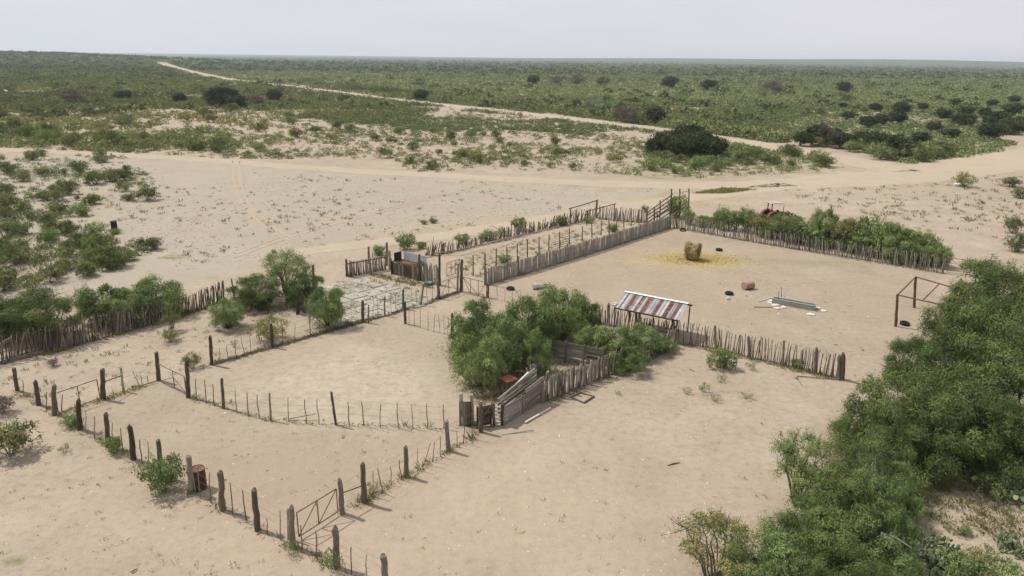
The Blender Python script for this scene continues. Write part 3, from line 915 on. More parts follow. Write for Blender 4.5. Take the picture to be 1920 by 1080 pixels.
wires(fF, [tF[i] for i in (0, 1, 2, 3, 4, 6, 7, 9, 10, 11)], (.3, .55, .8))

# --- fence of thin pickets from the slab corner to the trees
fH = thing('wire_fence', 'short row of thin upright stakes from dark post to mesquite clump', 'fence', at(760, 607))
tH = [(tF[8][0], tF[8][1]), px_post(fH, 848, 634, 848, 590, .10, 'wood_dark')]
px_stays(fH, [(775, 570, 777, 612), (788, 575, 788, 615), (803, 584, 802, 619), (816, 588, 813, 622), (822, 590, 825, 624), (832, 590, 833, 627), (840, 594, 840, 630), (766, 578, 767, 610)], .014)
wires(fH, tH, (.35, .65, .9))
fH2 = thing('wire_fence', 'faint wire fence with thin stays from gate post to shed corner', 'fence', at(915, 556))
tH2 = [px_post(fH2, 915, 558, 915, 532, .08, 'rust'), px_post(fH2, 1040, 590, 1040, 556, .06, 'wood_dark'), px_post(fH2, 1141, 609, 1141, 571, .11, 'wood_dark')]
px_stays(fH2, [(932, 535, 932, 562), (947, 538, 946, 566), (960, 540, 961, 570), (976, 542, 975, 573), (990, 546, 989, 577)], .012)
wires(fH2, tH2, (.35, .65, .9))

# --- the three gates at the big post
pipe_gate('pipe gate with crossed braces left of the tall gate post', at(825, 560), at(858, 548), 1.15, .1, (.5,), ((0, 0, .5, 1), (.5, 1, 1, 0)))
pipe_gate('pipe gate with fan of braces right of the tall gate post', at(868, 549), at(912, 560), 1.15, .1, (.33, .66), ((0, 1, .33, 0), (0, 1, .66, 0), (.66, 0, 1, 1)))
pipe_gate('wire mesh gate behind the tall gate post in the lane', at(838, 520), at(862, 512), 1.1, .1, (.33, .66), ((0, 0, 1, 1),))

# --- cane fence of the big pen
fI = palisade('cane_fence', 'long tidy grey cane fence along the left side of big pen', [(908, 534), (1000, 508), (1130, 468), (1258, 426)], 1.28, 0.098, ['wood_cane'], [.045, .05], hvar=.045, lean=.018, jitter=.12, off=.02, part_name='cane', bend=.015)
for (a, b, c, d) in [(910, 534, 909, 476), (931, 527, 930, 494), (973, 516, 972, 481), (1064, 488, 1064, 458), (1142, 463, 1142, 436), (1212, 441, 1211, 414), (1256, 427, 1256, 392)]:
    px_post(fI, a, b, c, d, .075, 'wood_post')
for z in (.45, 1.0):
    MB().tube([at(908, 534) + Vector((-.06, -.07, z)), at(1000, 508) + Vector((.02, -.08, z)), at(1130, 468) + Vector((.02, -.08, z)), at(1258, 426) + Vector((0, -.08, z))], .011, 5).build('binding_wire', 'wire', fI)

# --- row of dark posts in the lane behind it
fJ = thing('wire_fence', 'row of evenly spaced thin dark posts in lane behind cane fence', 'fence', at(887, 516))
tJ = []
for (x, t, b) in [(887, 479, 517), (930, 467, 505), (951, 463, 499), (970, 456, 494), (989, 449, 487), (1011, 445, 478), (1029, 440, 471), (1049, 435, 466), (1068, 428, 459), (1092, 424, 451), (1110, 418, 446), (1127, 414, 441), (1142, 408, 436), (1156, 405, 432), (1170, 400, 428), (1184, 397, 424), (1198, 395, 420)]:
    tJ.append(px_post(fJ, x, b, x + random.uniform(-1, 1), t, .05, 'wood_dark'))
wires(fJ, tJ, (.35, .6, .85))
g = pipe_gate('low three-rail dark metal panel between two lane posts', at(1034, 470), at(1067, 461), .62, .12, (.5,), (), 'rust', .022)
for v in (.33, .66):
    MB().tube([at(1034, 470) + Vector((0, 0, .12 + .62 * v)), at(1067, 461) + Vector((0, 0, .12 + .62 * v))], .02, 6).build('rail', 'rust', g)

# --- brush fence at the back of the lane
fK = palisade('brush_fence', 'dark low brush fence along back of the lane', [(800, 480), (850, 471), (900, 458), (960, 445), (1000, 434), (1040, 425), (1075, 417), (1120, 408)], lambda t: .72 + .42 * t + .15 * math.sin(t * 17), 0.105, ['wood_brown', 'wood_dark', 'wood_grey'], [.04, .05], hvar=.3, lean=.22, lean_along=.12, off=.28, jitter=.5, skip=.03)
MB().tube([at(905, 458, .35), at(930, 452, .62), at(950, 447, .5), at(962, 445, .75), at(985, 436, .9)], [.05, .05, .07, .05, .03], 6, .2).build('log', 'wood_grey', fK)
MB().tube([at(812, 476, .2), at(860, 468, .5), at(905, 458, .45)], [.05, .06, .04], 6, .2).build('log', 'wood_brown', fK)
kp = [at(928, 451) + Vector((0, .3, 0))]
a0 = kp[0]
MB().tube([a0 + Vector((-.4, 0, 0)), a0 + Vector((-.75, 0, .9)), a0 + Vector((-.35, .1, 1.4)), a0 + Vector((.4, .1, 1.0)), a0 + Vector((1.3, .1, .2))], [.05, .05, .045, .04, .03], 6, .1).build('bent_branch', 'wood_grey', fK)
px_stays(fK, [(813, 444, 809, 472), (1090, 392, 1090, 416)], .03, 'wood_brown')
fK2 = palisade('palisade_fence', 'grey palisade of upright stakes at far end of lane', [(1122, 411), (1150, 413), (1180, 416), (1212, 418)], 1.42, .14, ['wood_grey', 'wood_cane'], [.045, .055], hvar=.12, lean=.06)

# --- overhead pole frame at the far end of the lane
fr = thing('pole_frame', 'dark open pole frame standing over far end of lane fence', 'frame', at(1070, 419))
fp = [px_post(fr, 1070, 419, 1070, 391, .07, 'wood_dark'), px_post(fr, 1118, 408, 1119, 376, .11, 'rust'), px_post(fr, 1151, 414, 1152, 383, .07, 'wood_dark'), px_post(fr, 1100, 422, 1101, 396, .06, 'wood_dark')]
for a, b in ((0, 1), (3, 2)):
    p, q = fp[a][1], fp[b][1]
    e = (q - p).normalized() * .25
    MB().tube([p - e + Vector((0, 0, .02)), p.lerp(q, .5), q + e + Vector((0, 0, .02))], [.05, .055, .05], 7, .08).build('beam', 'wood_dark', fr)
MB().tube([fp[1][1], fp[2][1]], .02, 6).build('rail', 'wood_grey', fr)

# --- cattle loading chute at the corner
ch = thing('loading_chute', 'dark timber loading chute with sloping rails at far pen corner', 'chute', at(1236, 410))
cb = [px_post(ch, 1213, 420, 1213, 391, .09, 'wood_dark'), px_post(ch, 1227, 418, 1227, 388, .08, 'wood_dark'), px_post(ch, 1237, 413, 1238, 376, .08, 'wood_dark'), px_post(ch, 1258, 407, 1259, 355, .09, 'wood_dark')]
cb2 = [px_post(ch, 1232, 424, 1232, 396, .06, 'wood_dark'), px_post(ch, 1258, 421, 1258, 388, .06, 'wood_dark'), px_post(ch, 1274, 409, 1275, 355, .08, 'wood_dark'), px_post(ch, 1291, 404, 1292, 354, .08, 'wood_dark')]
for hgt0, hgt1 in ((.15, 1.2), (.55, 1.65), (.95, 2.1), (1.3, 2.6)):
    MB().beam(cb[0][0] + Vector((0, 0, hgt0)), cb[3][0] + Vector((0, 0, hgt1)), .05, .13, .15, (0, 0, 1)).build('rail', 'wood_dark', ch)
for hgt0, hgt1 in ((.2, .9), (.6, 1.4), (1.0, 1.9)):
    MB().beam(cb2[0][0] + Vector((0, 0, hgt0)), cb2[2][0] + Vector((0, 0, hgt1)), .05, .12, .15, (0, 0, 1)).build('rail', 'wood_post', ch)
MB().tube([cb2[2][0].lerp(cb2[2][1], .9), cb2[3][0].lerp(cb2[3][1], .9)], .03, 6).build('crossbar', 'wood_post', ch)

# --- far palisade of the big pen (right) and its corner
fL = palisade('palisade_fence', 'long grey stake palisade across the back right of big pen', [(1262, 426), (1400, 452), (1560, 478), (1680, 497), (1771, 513)], 1.34, .091, ['wood_grey', 'wood_cane', 'wood_brown'], [.028, .036], hvar=.13, lean=.11, lean_along=-.10, off=.09)
px_post(fL, 1768, 513, 1770, 477, .07, 'wood_post')
pipe_gate('thin pipe gate with diagonal brace at right end of back palisade', at(1775, 513), at(1860, 524), 1.25, .12, (.5,), ((0, 1, .5, 0),), 'rust_pipe', .022)

# --- left palisade behind the mesquites
fO = palisade('palisade_fence', 'dark brown stake palisade at left overgrown by mesquite', [(-30, 690), (60, 668), (150, 646), (240, 621), (310, 601), (370, 584), (420, 562)], lambda t: 1.42 + .15 * math.sin(t * 6), .059, ['wood_brown', 'wood_dark', 'wood_dark', 'wood_brown', 'wood_dark', 'wood_grey'], [.026, .032], hvar=.13, lean=.11, lean_along=.10, off=.10)
for (p, q, m) in [((-10, 684, .1), (85, 662, .16), 'wood_post'), ((-20, 660, .95), (22, 645, 1.05), 'wood_plank'), ((-20, 675, .5), (30, 655, .8), 'wood_plank'), ((20, 672, .1), (120, 646, .12), 'wood_grey')]:
    a = at(*p[:2]); b = at(*q[:2])
    MB().beam(a + Vector((0, -.15, p[2])), b + Vector((0, -.15, q[2])), .05, .16, .1, (0, 0, 1)).build('plank', m, fO)
px_post(fO, 419, 562, 418, 527, .05, 'wood_dark'); px_post(fO, 440, 560, 434, 523, .06, 'wood_brown')
fO2 = palisade('palisade_fence', 'short dark stake fence hidden under mesquite beside concrete slab', [(556, 588), (600, 584), (640, 580)], 1.35, .12, ['wood_dark', 'wood_brown'], [.04], hvar=.15)
px_post(fO2, 557, 590, 556, 552, .07, 'wood_dark'); px_post(fO2, 588, 538, 587, 498, .09, 'wood_dark'); px_post(fO2, 574, 545, 573, 500, .08, 'wood_dark')

# --- small fenced yard with the feed bin, beyond the concrete slab
fM = palisade('palisade_fence', 'grey weathered stake fence around the yard behind concrete slab', [(652, 519), (690, 512), (726, 505)], 1.22, .085, ['wood_grey', 'wood_brown'], [.045], hvar=.06, lean=.04)
px_post(fM, 650, 518, 649, 487, .09, 'wood_dark'); px_post(fM, 656, 520, 656, 489, .06, 'wood_dark'); px_post(fM, 692, 494, 691, 463, .10, 'wood_post'); px_post(fM, 699, 494, 698, 473, .05, 'wood_grey'); px_post(fM, 725, 498, 725, 455, .10, 'wood_post'); px_post(fM, 731, 505, 730, 470, .11, 'wood_grey')
MB().beam(at(652, 519) + Vector((0, -.1, 1.1)), at(726, 505) + Vector((0, -.1, 1.1)), .06, .10, .1, (0, 0, 1)).build('rail', 'wood_brown', fM)
fM2 = palisade('palisade_fence', 'grey stake fence right of the feed bin in small yard', [(787, 524), (803, 530), (826, 536)], 1.5, .085, ['wood_grey', 'wood_plank'], [.05], hvar=.12, lean=.05)
px_post(fM2, 786, 526, 786, 478, .10, 'wood_dark'); px_post(fM2, 824, 536, 824, 478, .09, 'wood_dark')
fb = thing('feed_bin', 'rusty topped wooden feed bin with white back panels', 'bin', at(760, 520))
pA, pB = at(735, 514), at(783, 526)
dv = (pB - pA); dv.normalize(); bk = Vector((-dv.y, dv.x, 0))
if bk.y < 0: bk = -bk
LB = (pB - pA).length
for i in range(15):
    p = pA + dv * LB * (i + .5) / 15
    MB().box(p + Vector((0, 0, .52)), dv * LB / 15 * .46, bk * .02, Vector((0, 0, .52 * random.uniform(.94, 1.03)))).build('plank', random.choice(['wood_brown', 'wood_grey', 'wood_dark']), fb)
MB().box(pA.lerp(pB, .5) + bk * .5 + Vector((0, 0, 1.08)), dv * LB * .52, bk * .52, Vector((0, 0, .02))).build('rusty_top', 'rust_dark', fb)
MB().box(pA.lerp(pB, .52) + bk * .42 + Vector((0, 0, 1.115)), dv * LB * .24, bk * .22, Vector((0, 0, .012))).build('hatch', 'rust', fb)
for i in range(2):
    MB().box(pA.lerp(pB, .36 + .45 * i) + bk * 1.02 + Vector((0, 0, 1.42)), dv * LB * .215, bk * .012, Vector((0, 0, .36))).build('back_panel', 'zinc_sheet', fb)
MB().box(pA + dv * .12 + bk * .62 + Vector((0, 0, 1.42)), dv * .012, bk * .42, Vector((0, 0, .34))).build('side_panel', 'dark_metal', fb)
for p in (pA, pB):
    log_post(fb, p - bk * .05, p - bk * .05 + Vector((0, 0, 1.35)), .055, 'wood_dark')

# --- concrete slab yard: separate cast slabs with open joints
sl = thing('concrete_slab', 'cracked pale concrete slabs laid as a yard beside wire fence', 'slab', at(680, 560))
s00 = at(684, 521); s10 = at(826, 564); s01 = s00 + (at(664, 605) - s10)
du = (s10 - s00) / 6.0; dw = (s01 - s00) / 5.0
for i in range(6):
    for j in range(5):
        if (i, j) in ((0, 4),): continue
        c = s00 + du * (i + .5 + (.18 if j % 2 else 0)) + dw * (j + .5)
        u, v_ = to_px(c.x, c.y, 0)
        tilt = Vector((0, 0, random.uniform(-.012, .012)))
        MB().box(c + Vector((0, 0, random.uniform(-.01, .02))), du * random.uniform(.46, .485) + tilt, dw * random.uniform(.455, .48) - tilt, Vector((0, 0, .05))).build('slab', random.choice(['concrete', 'concrete_dirty', 'concrete']), sl)

# --- plank chute and pen of the central clump
pc = thing('plank_chute', 'weathered grey plank chute climbing towards the mesquite clump', 'chute', at(942, 795))
cA, cB, cC = at(944, 798), at(1018, 752), at(1000, 712)
def planks(par, p, q, zs, w, mat, thick=.03, rise=0.0, nm='plank'):
    for z in zs:
        a = p + Vector((0, 0, z + random.uniform(-.015, .015))); b = q + Vector((0, 0, z + rise + random.uniform(-.02, .02)))
        MB().beam(a, b, thick, w * random.uniform(.85, 1.0), .05, (0, 0, 1)).build(nm, mat, par)
mid_ = cA.lerp(cB, .52)
planks(pc, cA, mid_, [.12, .32, .52, .72, .92], .185, 'wood_plank')
planks(pc, mid_ + Vector((.02, -.03, 0)), cB, [.2, .4, .6, .8, 1.0, 1.2], .185, 'wood_plank', rise=.12)
off_ = Vector((-.30, .60, 0))
planks(pc, cA + off_, cB + off_ * 1.1, [.3, .55, .8, 1.05], .17, 'wood_plank', rise=.35)
MB().beam(at(938, 790) + Vector((0, .3, 1.05)), at(990, 752) + Vector((0, .4, 1.45)), .04, .07, 0, (0, 0, 1)).build('white_plank', 'white_sheet', pc)
MB().beam(cA + off_ * .9 + Vector((0, 0, 1.12)), cB + off_ * .8 + Vector((-.2, 0, 1.6)), .05, .10, .1, (0, 0, 1)).build('top_rail', 'wood_plank', pc)
ramp = MB()
for i in range(9):
    t0 = i / 9
    p = (cA + off_ * .5).lerp(cB + off_ * .5, t0 + .05) + Vector((0, 0, .12 + .5 * t0))
    MB().box(p, (cB - cA).normalized() * (cB - cA).length / 19.5, off_ * .48, Vector((0, 0, .02))).build('ramp_board', 'wood_plank', pc)
for (a, b, c, d, r, m) in [(942, 797, 942, 758, .09, 'wood_dark'), (926, 797, 925, 758, .08, 'wood_dark'), (979, 776, 978, 742, .07, 'wood_dark'), (1018, 754, 1016, 710, .12, 'wood_post'), (1024, 742, 1027, 697, .08, 'wood_grey')]:
    px_post(pc, a, b, c, d, r, m)
planks(pc, at(926, 797), at(942, 797), [.15, .35, .55, .75, .95], .1, 'wood_pale')
MB().beam(at(985, 792, .06), at(1032, 765, .08), .07, .08).build('fallen_plank', 'wood_pale', pc)
MB().tube([at(940, 815, .03), at(1000, 806, .04)], [.03, .02], 5, .2).build('fallen_stick', 'wood_grey', pc)
gA, gB = at(894, 803), at(922, 797)
gt = thing('plank_gate', 'dark plank gate beside the boxed posts at foot of chute', 'gate', gA)
for i in range(7):
    z = .14 + i * .15
    MB().beam(gA + Vector((0, 0, z)), gB + Vector((0, 0, z)), .035, .138, .03, (0, 0, 1)).build('plank', 'wood_dark', gt)
for p in (gA.lerp(gB, .02), gB.lerp(gA, .02)):
    MB().beam(p + Vector((0, -.05, .05)), p + Vector((0, -.05, 1.2)), .06, .05).build('upright', 'dark_metal', gt)
MB().beam(gA + Vector((0, -.06, .2)), gB + Vector((0, -.06, 1.1)), .04, .05).build('brace', 'wood_post', gt)
bx = thing('plank_box', 'narrow upright plank box of dark boards with two tall posts', 'pen', at(873, 798))
bA, bB = at(863, 798), at(884, 800)
for i in range(5):
    p = bA.lerp(bB, (i + .5) / 5)
    MB().box(p + Vector((0, 0, .66)), (bB - bA) / 5 * .47, Vector((0, .02, 0)), Vector((0, 0, .66 * random.uniform(.95, 1.02)))).build('plank', 'wood_dark' if i > 1 else 'wood_post', bx)
for i in range(3):
    MB().box(bA + Vector((-.03, .14 + i * .26, .66)), Vector((.02, 0, 0)), Vector((0, .12, 0)), Vector((0, 0, .66))).build('plank', 'wood_post', bx)
px_post(bx, 869, 797, 864, 738, .10, 'wood_grey'); px_post(bx, 886, 796, 884, 740, .09, 'wood_grey')
fQ = palisade('palisade_fence', 'grey stake palisade below the central mesquite clump', [(1020, 753), (1080, 728), (1150, 700), (1210, 674), (1262, 648)], lambda t: 1.28 - .1 * t, .072, ['wood_grey', 'wood_cane', 'wood_brown'], [.04, .05], hvar=.13, lean=.07, off=.10)
fQ2 = palisade('palisade_fence', 'jumbled stakes standing on the slope above plank chute', [(992, 728), (1000, 712), (1010, 690)], 1.0, .07, ['wood_grey', 'wood_plank'], [.05], hvar=.2, lean=.15, off=.25)
fR = thing('plank_fence', 'low fence of horizontal boards inside the central clump', 'fence', at(1030, 660))
rA, rB = at(1026, 672), at(1130, 694)
planks(fR, rA, rB, [.25, .5, .75, 1.0, 1.2], .16, 'wood_plank')
rC = at(1215, 676)
planks(fR, rB, rC, [.3, .6, .9], .15, 'wood_brown')
for t in (0, .33, .66, 1):
    p = rA.lerp(rB, t) + Vector((0, -.07, 0))
    log_post(fR, p, p + Vector((0, 0, 1.35)), .06, 'wood_dark')

# --- right palisade ending in a thick post
fS = palisade('palisade_fence', 'open grey stake fence running right to thick end post', [(1272, 641), (1340, 655), (1420, 674), (1500, 692), (1576, 711)], 1.36, .105, ['wood_grey', 'wood_cane', 'wood_grey', 'wood_brown'], [.026, .032], hvar=.10, lean=.055, off=.05)
for (a, b, c, d, r) in [(1342, 655, 1341, 611, .08), (1405, 671, 1404, 632, .09), (1468, 687, 1470, 639, .07), (1503, 693, 1504, 660, .08), (1528, 701, 1531, 653, .09), (1579, 713, 1581, 664, .12), (1573, 712, 1574, 667, .09)]:
    px_post(fS, a, b, c, d, r, 'wood_post')
wires(fS, [(at(x, y), at(x, y) + Vector((0, 0, 1.36))) for x, y in ((1272, 642), (1340, 656), (1420, 675), (1500, 693), (1576, 712))], (.35, .8), .008)
MB().tube([at(1494, 705, .06), at(1570, 711, .05)], .025, 6).build('fallen_pipe', 'rust_pipe', fS)
MB().tube([at(1494, 706, .0), at(1494, 706, .5)], .02, 6).build('pipe_stub', 'rust_pipe', fS)
fT = palisade('palisade_fence', 'loose stake fence from the mesquites to tin roofed shelter', [(1100, 604), (1141, 611), (1190, 621), (1262, 641)], 1.25, .105, ['wood_grey', 'wood_brown'], [.034, .04], hvar=.14, lean=.10)
px_post(fT, 1262, 640, 1262, 600, .12, 'wood_dark'); px_post(fT, 1193, 617, 1193, 585, .09, 'wood_dark')
for i in range(26):
    p = at(random.uniform(1225, 1275), random.uniform(622, 650))
    if i % 3 == 0:
        MB().tube([p, p + Vector((random.uniform(-.6, .6), random.uniform(-.3, .3), random.uniform(.5, 1.3)))], [.04, .025], 5, .2).build('dead_branch', 'wood_dark', fT)

# ================================================================== THE SHELTER
def shelter():
    zf, zr = 1.62, 2.22
    FL = at(1153, 576, zf); FR = at(1271, 600, zf)
    u = FR - FL; u.z = 0; L = u.length; u.normalize()
    v = Vector((-u.y, u.x, 0))
    if v.y < 0: v = -v
    RL = at(1176, 548, zr)
    dpt = (RL - FL).dot(v)
    sh = (RL - FL).dot(u)
    t = thing('roofed_shelter', 'small open shelter with rust striped corrugated tin roof', 'shelter', (FL.x, FL.y, 0))
    pat = 'zzrzzrrzzzrrzzrrzzbzzrrzzzrrrzzzrrzz'
    n = len(pat)
    def sheet(a, b, nm, mat, p0, p1, q0, q1):
        k = 8; vs_ = []; fs = []
        nrm = (p1 - p0).cross(q0 - p0).normalized()
        for r in range(k + 1):
            s = r / k
            w = nrm * (.014 * math.cos(s * 2 * math.pi * 2))
            vs_.append(p0.lerp(p1, s) + w); vs_.append(q0.lerp(q1, s) + w)
        m = len(vs_)
        vs_ += [x - nrm * .006 for x in vs_]
        for r in range(k):
            fs.append((2 * r, 2 * r + 2, 2 * r + 3, 2 * r + 1))
            fs.append((m + 2 * r, m + 2 * r + 1, m + 2 * r + 3, m + 2 * r + 2))
        MB().add(vs_, fs).build(nm, mat, t)
    ww = [random.uniform(.55, 1.5) for _ in range(n)]; ww = [L * q / sum(ww) for q in ww]; cw = [sum(ww[:q]) for q in range(n + 1)]
    e = FL - v * .0
    for i in range(n):
        j0, j1 = cw[i], cw[i + 1] + .02
        lift = Vector((0, 0, .012 * (i % 2)))
        p0 = FL + u * j0 + lift; p1 = FL + u * j1 + lift
        q0 = FL + u * j0 + v * dpt + Vector((0, 0, zr - zf)) + lift; q1 = FL + u * j1 + v * dpt + Vector((0, 0, zr - zf)) + lift
        sag = Vector((0, 0, random.uniform(-.02, .02))) - v * random.uniform(-.03, .06)
        sheet(0, 0, 'roof_sheet', {'z': 'zinc_sheet', 'r': 'rust_sheet', 'b': 'zinc_blue'}[pat[i]], p0 + sag, p1 + sag, q0, q1)
        b0 = q0 + v * .75 - Vector((0, 0, .25)); b1 = q1 + v * .75 - Vector((0, 0, .25))
        sheet(0, 0, 'roof_sheet', 'zinc_sheet', q0, q1, b0, b1)
    r0 = FL + v * dpt + Vector((0, 0, zr - zf + .035)); r1 = r0 + u * (L + .05)
    MB().beam(r0 - u * .05, r1, .22, .015, 0, (0, 0, 1)).build('ridge_cap', 'white_sheet', t)
    MB().beam(FL - u * .05 + Vector((0, 0, -.06)), FL + u * (L + .05) + Vector((0, 0, -.06)), .06, .08, 0, (0, 0, 1)).build('eave_beam', 'wood_dark', t)
    MB().beam(r0 - u * .2 + v * .72 - Vector((0, 0, .35)), r1 + u * .05 + v * .72 - Vector((0, 0, .35)), .06, .08, 0, (0, 0, 1)).build('eave_beam', 'wood_post', t)
    for (a, dd, hh) in ((.0, 0.02, zf - .07), (.40, .02, zf - .07), (.985, .02, zf - .07), (.03, dpt + .72, zr - .3), (.985, dpt + .72, zr - .3)):
        p = FL + u * L * a + v * dd; p.z = -.1
        MB().tube([p, p + Vector((0, 0, hh + .1))], .045, 7, .05).build('leg', 'rust' if a > .5 else 'wood_dark', t)
    for a in (.0, .98):
        p = FL + u * L * a + v * .04 + Vector((0, 0, -.1)); q = FL + u * L * a + v * dpt + Vector((0, 0, zr - zf - .09))
        MB().beam(p, q, .05, .07).build('rafter', 'wood_post', t)
    a = FL + u * L * .42; b = FL + u * L * 1.0
    MB().beam(Vector((a.x, a.y, .72)), Vector((b.x, b.y, .72)), .05, .09, 0, (0, 0, 1)).build('feed_rail', 'wood_dark', t)
    for s in (-.25, .0):
        q = FL - u * .05 + v * (dpt * .25 + s * .6)
        MB().box(q + Vector((-.12, 0, .12 + s * .2)), u * .14, v * .12, Vector((0, 0, .05))).build('loose_block', 'wood_pale', t)
shelter()

# ================================================================== THINGS IN THE PENS
def tyre(px, py, label, tilt=0.0, D=.62, rz=0):
    t = thing('tyre', label, 'tyre', at(px, py), rz, 'old tyres lying about the pens')
    R = D / 2; w = .21
    M = Matrix.Rotation(tilt, 4, 'X')
    prof = []
    for k in range(14):
        a = k * 6.28319 / 14
        prof.append((R - .075 + .075 * math.cos(a) * (1 if math.cos(a) < 0 else .9), w / 2 + (w / 2) * math.sin(a)))
    MB().lathe(prof, 24, M, True).build('casing', 'rubber', t, True, True)
    mb = MB()
    for k in range(22):
        a = k * 6.28319 / 22
        mb.box(M @ Vector((math.cos(a) * (R - .002), math.sin(a) * (R - .002), w / 2)), M.to_3x3() @ Vector((math.cos(a) * .006, math.sin(a) * .006, 0)), M.to_3x3() @ Vector((-math.sin(a) * .02, math.cos(a) * .02, 0)), M.to_3x3() @ Vector((0, 0, w * .36)))
    mb.build('tread', 'rubber', t, True)
tyre(957, 543, 'black tyre lying flat left of the grey trough')
tyre(1348, 470, 'black tyre lying right of the hay bale')
tyre(1367, 552, 'black tyre lying beside the overturned clay pink drum')
tyre(1696, 609, 'black tyre lying at foot of rusty pole frame', .12)
tyre(1280, 433, 'dark tyre tilted against far corner of big pen', .5)

def drum(name, label, cat, px, py, D, H, mat, top=True, lay=None, topmat=None, rz=0):
    t = thing(name, label, cat, at(px, py), rz)
    R = D / 2
    M = Matrix.Identity(4) if lay is None else (Matrix.Translation((0, 0, R)) @ Matrix.Rotation(lay, 4, 'Z') @ Matrix.Rotation(math.pi / 2, 4, 'Y') @ Matrix.Translation((0, 0, -H / 2)))
    pr = [(R * .96, 0), (R, .015)]
    for z in (.33, .67):
        pr += [(R, H * z - .03), (R * 1.035, H * z), (R, H * z + .03)]
    pr += [(R, H - .015), (R * 1.02, H)]
    if lay is not None: pr += [(R * .95, H), (R * .94, .03)]
    MB().lathe(pr, 24, M).build('shell', mat, t, True, True)
    MB().lathe([(0.001, .012), (R * .96, .012)], 24, M).build('bottom', mat, t, True)
    if top:
        MB().lathe([(R * 1.02, H), (R * .97, H), (R * .96, H - .025), (0.001, H - .025)], 24, M).build('lid', topmat or mat, t, True)
        MB().lathe([(.03, 0), (.03, .02), (.001, .02)], 10, M @ Matrix.Translation((R * .6, 0, H - .025))).build('bung', topmat or mat, t, True)
    return t
d_ = drum('steel_drum', 'rusty dark red steel drum standing beside post and bush', 'drum', 374, 915, .60, .92, 'rust_dark', True, None, 'rust')
MB().tube([Vector((-.02, -.33, 0)), Vector((-.03, -.32, .92))], .012, 6).build('rod', 'wood_pale', d_, True)
drum('steel_drum', 'black drum standing alone on the flat at left', 'drum', 215, 431, .58, .90, 'dark_metal')
drum('clay_drum', 'pinkish drum overturned on the pen floor', 'drum', 1402, 542, .60, .86, 'clay_pink', False, math.radians(25))

# galvanised half-round trough
t = thing('metal_trough', 'grey galvanised half round trough on the pen floor', 'trough', at(1015, 541), math.radians(20))
mb = MB(); vs_ = []; fs = []
for k in range(11):
    a = math.pi + k * math.pi / 10
    for x in (-.72, .72):
        for r in (.22, .205):
            vs_.append((x, r * math.cos(a), .24 + r * math.sin(a)))
for k in range(10):
    b = k * 4
    fs += [(b, b + 2, b + 6, b + 4), (b + 1, b + 5, b + 7, b + 3)]
mb.add(vs_, fs).build('shell', 'zinc_trough', t, True, True)
for x in (-.72, .72):
    vs_ = [(x, .215 * math.cos(math.pi + k * math.pi / 10), .24 + .215 * math.sin(math.pi + k * math.pi / 10)) for k in range(11)]
    mb = MB(); mb.add(vs_ + [(q[0] + .012, q[1], q[2]) for q in vs_], [tuple(range(11)), tuple(reversed(range(11, 22)))]).build('end_plate', 'zinc_trough', t, True)
for s in (-1, 1):
    MB().tube([(-.74, s * .215, .245), (.74, s * .215, .245)], .014, 6).build('rim', 'zinc_sheet', t, True)
for x in (-.5, .5):
    MB().box((x, 0, .03), (.04, 0, 0), (0, .2, 0), (0, 0, .03)).build('foot', 'zinc_trough', t, True)

# long pale green water trough with standing rods
pa, pb = at(1447, 569), at(1526, 583)
d = (pb - pa); LT = d.length; d.normalize(); s = Vector((-d.y, d.x, 0))
wt = thing('water_trough', 'long pale green trough with thin rods standing behind it', 'trough', pa)
MB().box(pa.lerp(pb, .5) + Vector((0, 0, .19)), d * LT / 2, s * .02, Vector((0, 0, .19))).build('side', 'trough_green', wt)
MB().box(pa.lerp(pb, .5) + s * .5 + Vector((0, 0, .19)), d * LT / 2, s * .02, Vector((0, 0, .19))).build('side', 'trough_green', wt)
for q in (pa, pb):
    MB().box(q + s * .25 + Vector((0, 0, .19)), d * .02, s * .228, Vector((0, 0, .187))).build('end', 'trough_green', wt)
MB().box(pa.lerp(pb, .5) + s * .25 + Vector((0, 0, .05)), d * (LT / 2 - .03), s * .225, Vector((0, 0, .02))).build('floor', 'trough_green', wt)
for s_ in (-.02, .52):
    MB().box(pa.lerp(pb, .5) + s * s_ + Vector((0, 0, .39)), d * LT / 2, s * .045, Vector((0, 0, .012))).build('rim', 'trough_green', wt)
for (x, y, ty) in ((1460, 571, 546), (1465, 566, 538)):
    p = at(x, y); MB().tube([p, above(x, ty, p)], .02, 6).build('rod', 'rust_pipe', wt)
for (a, b, lab) in (((1413, 576), (1458, 577), 'thin grey pole lying left of the green trough'), ((1422, 566), (1448, 559), 'short pale board lying behind left end of green trough')):
    p, q = at(*a), at(*b)
    o = MB().beam(p + Vector((0, 0, .04)), q + Vector((0, 0, .05)), .06, .045, .1).build('loose_plank', 'wood_pale' if 'board' in lab else 'wood_grey')
    tag(o, lab, 'plank')
def stone(px, py, L, W, H, label, mat='pale_stone', nm='stone_slab', grp=None):
    p = at(px, py)
    rr = random.Random(px); k = 7; vs_ = []
    a0 = rr.uniform(0, 6)
    for z, f in ((-.03, 1.0), (H * .7, 1.0), (H, .8)):
        for i in range(k):
            a = a0 + i * 6.28319 / k; r = 1 + .22 * math.sin(i * 2.4 + px)
            vs_.append((p.x + math.cos(a) * L / 2 * r * f, p.y + math.sin(a) * W / 2 * r * f, z))
    fs = [tuple(range(2 * k, 3 * k))] + [(z * k + i, z * k + (i + 1) % k, (z + 1) * k + (i + 1) % k, (z + 1) * k + i) for z in (0, 1) for i in range(k)]
    o = MB().add(vs_, fs).build(nm, mat)
    tag(o, label, 'stone', grp)
GST = 'pale stones around the green trough'
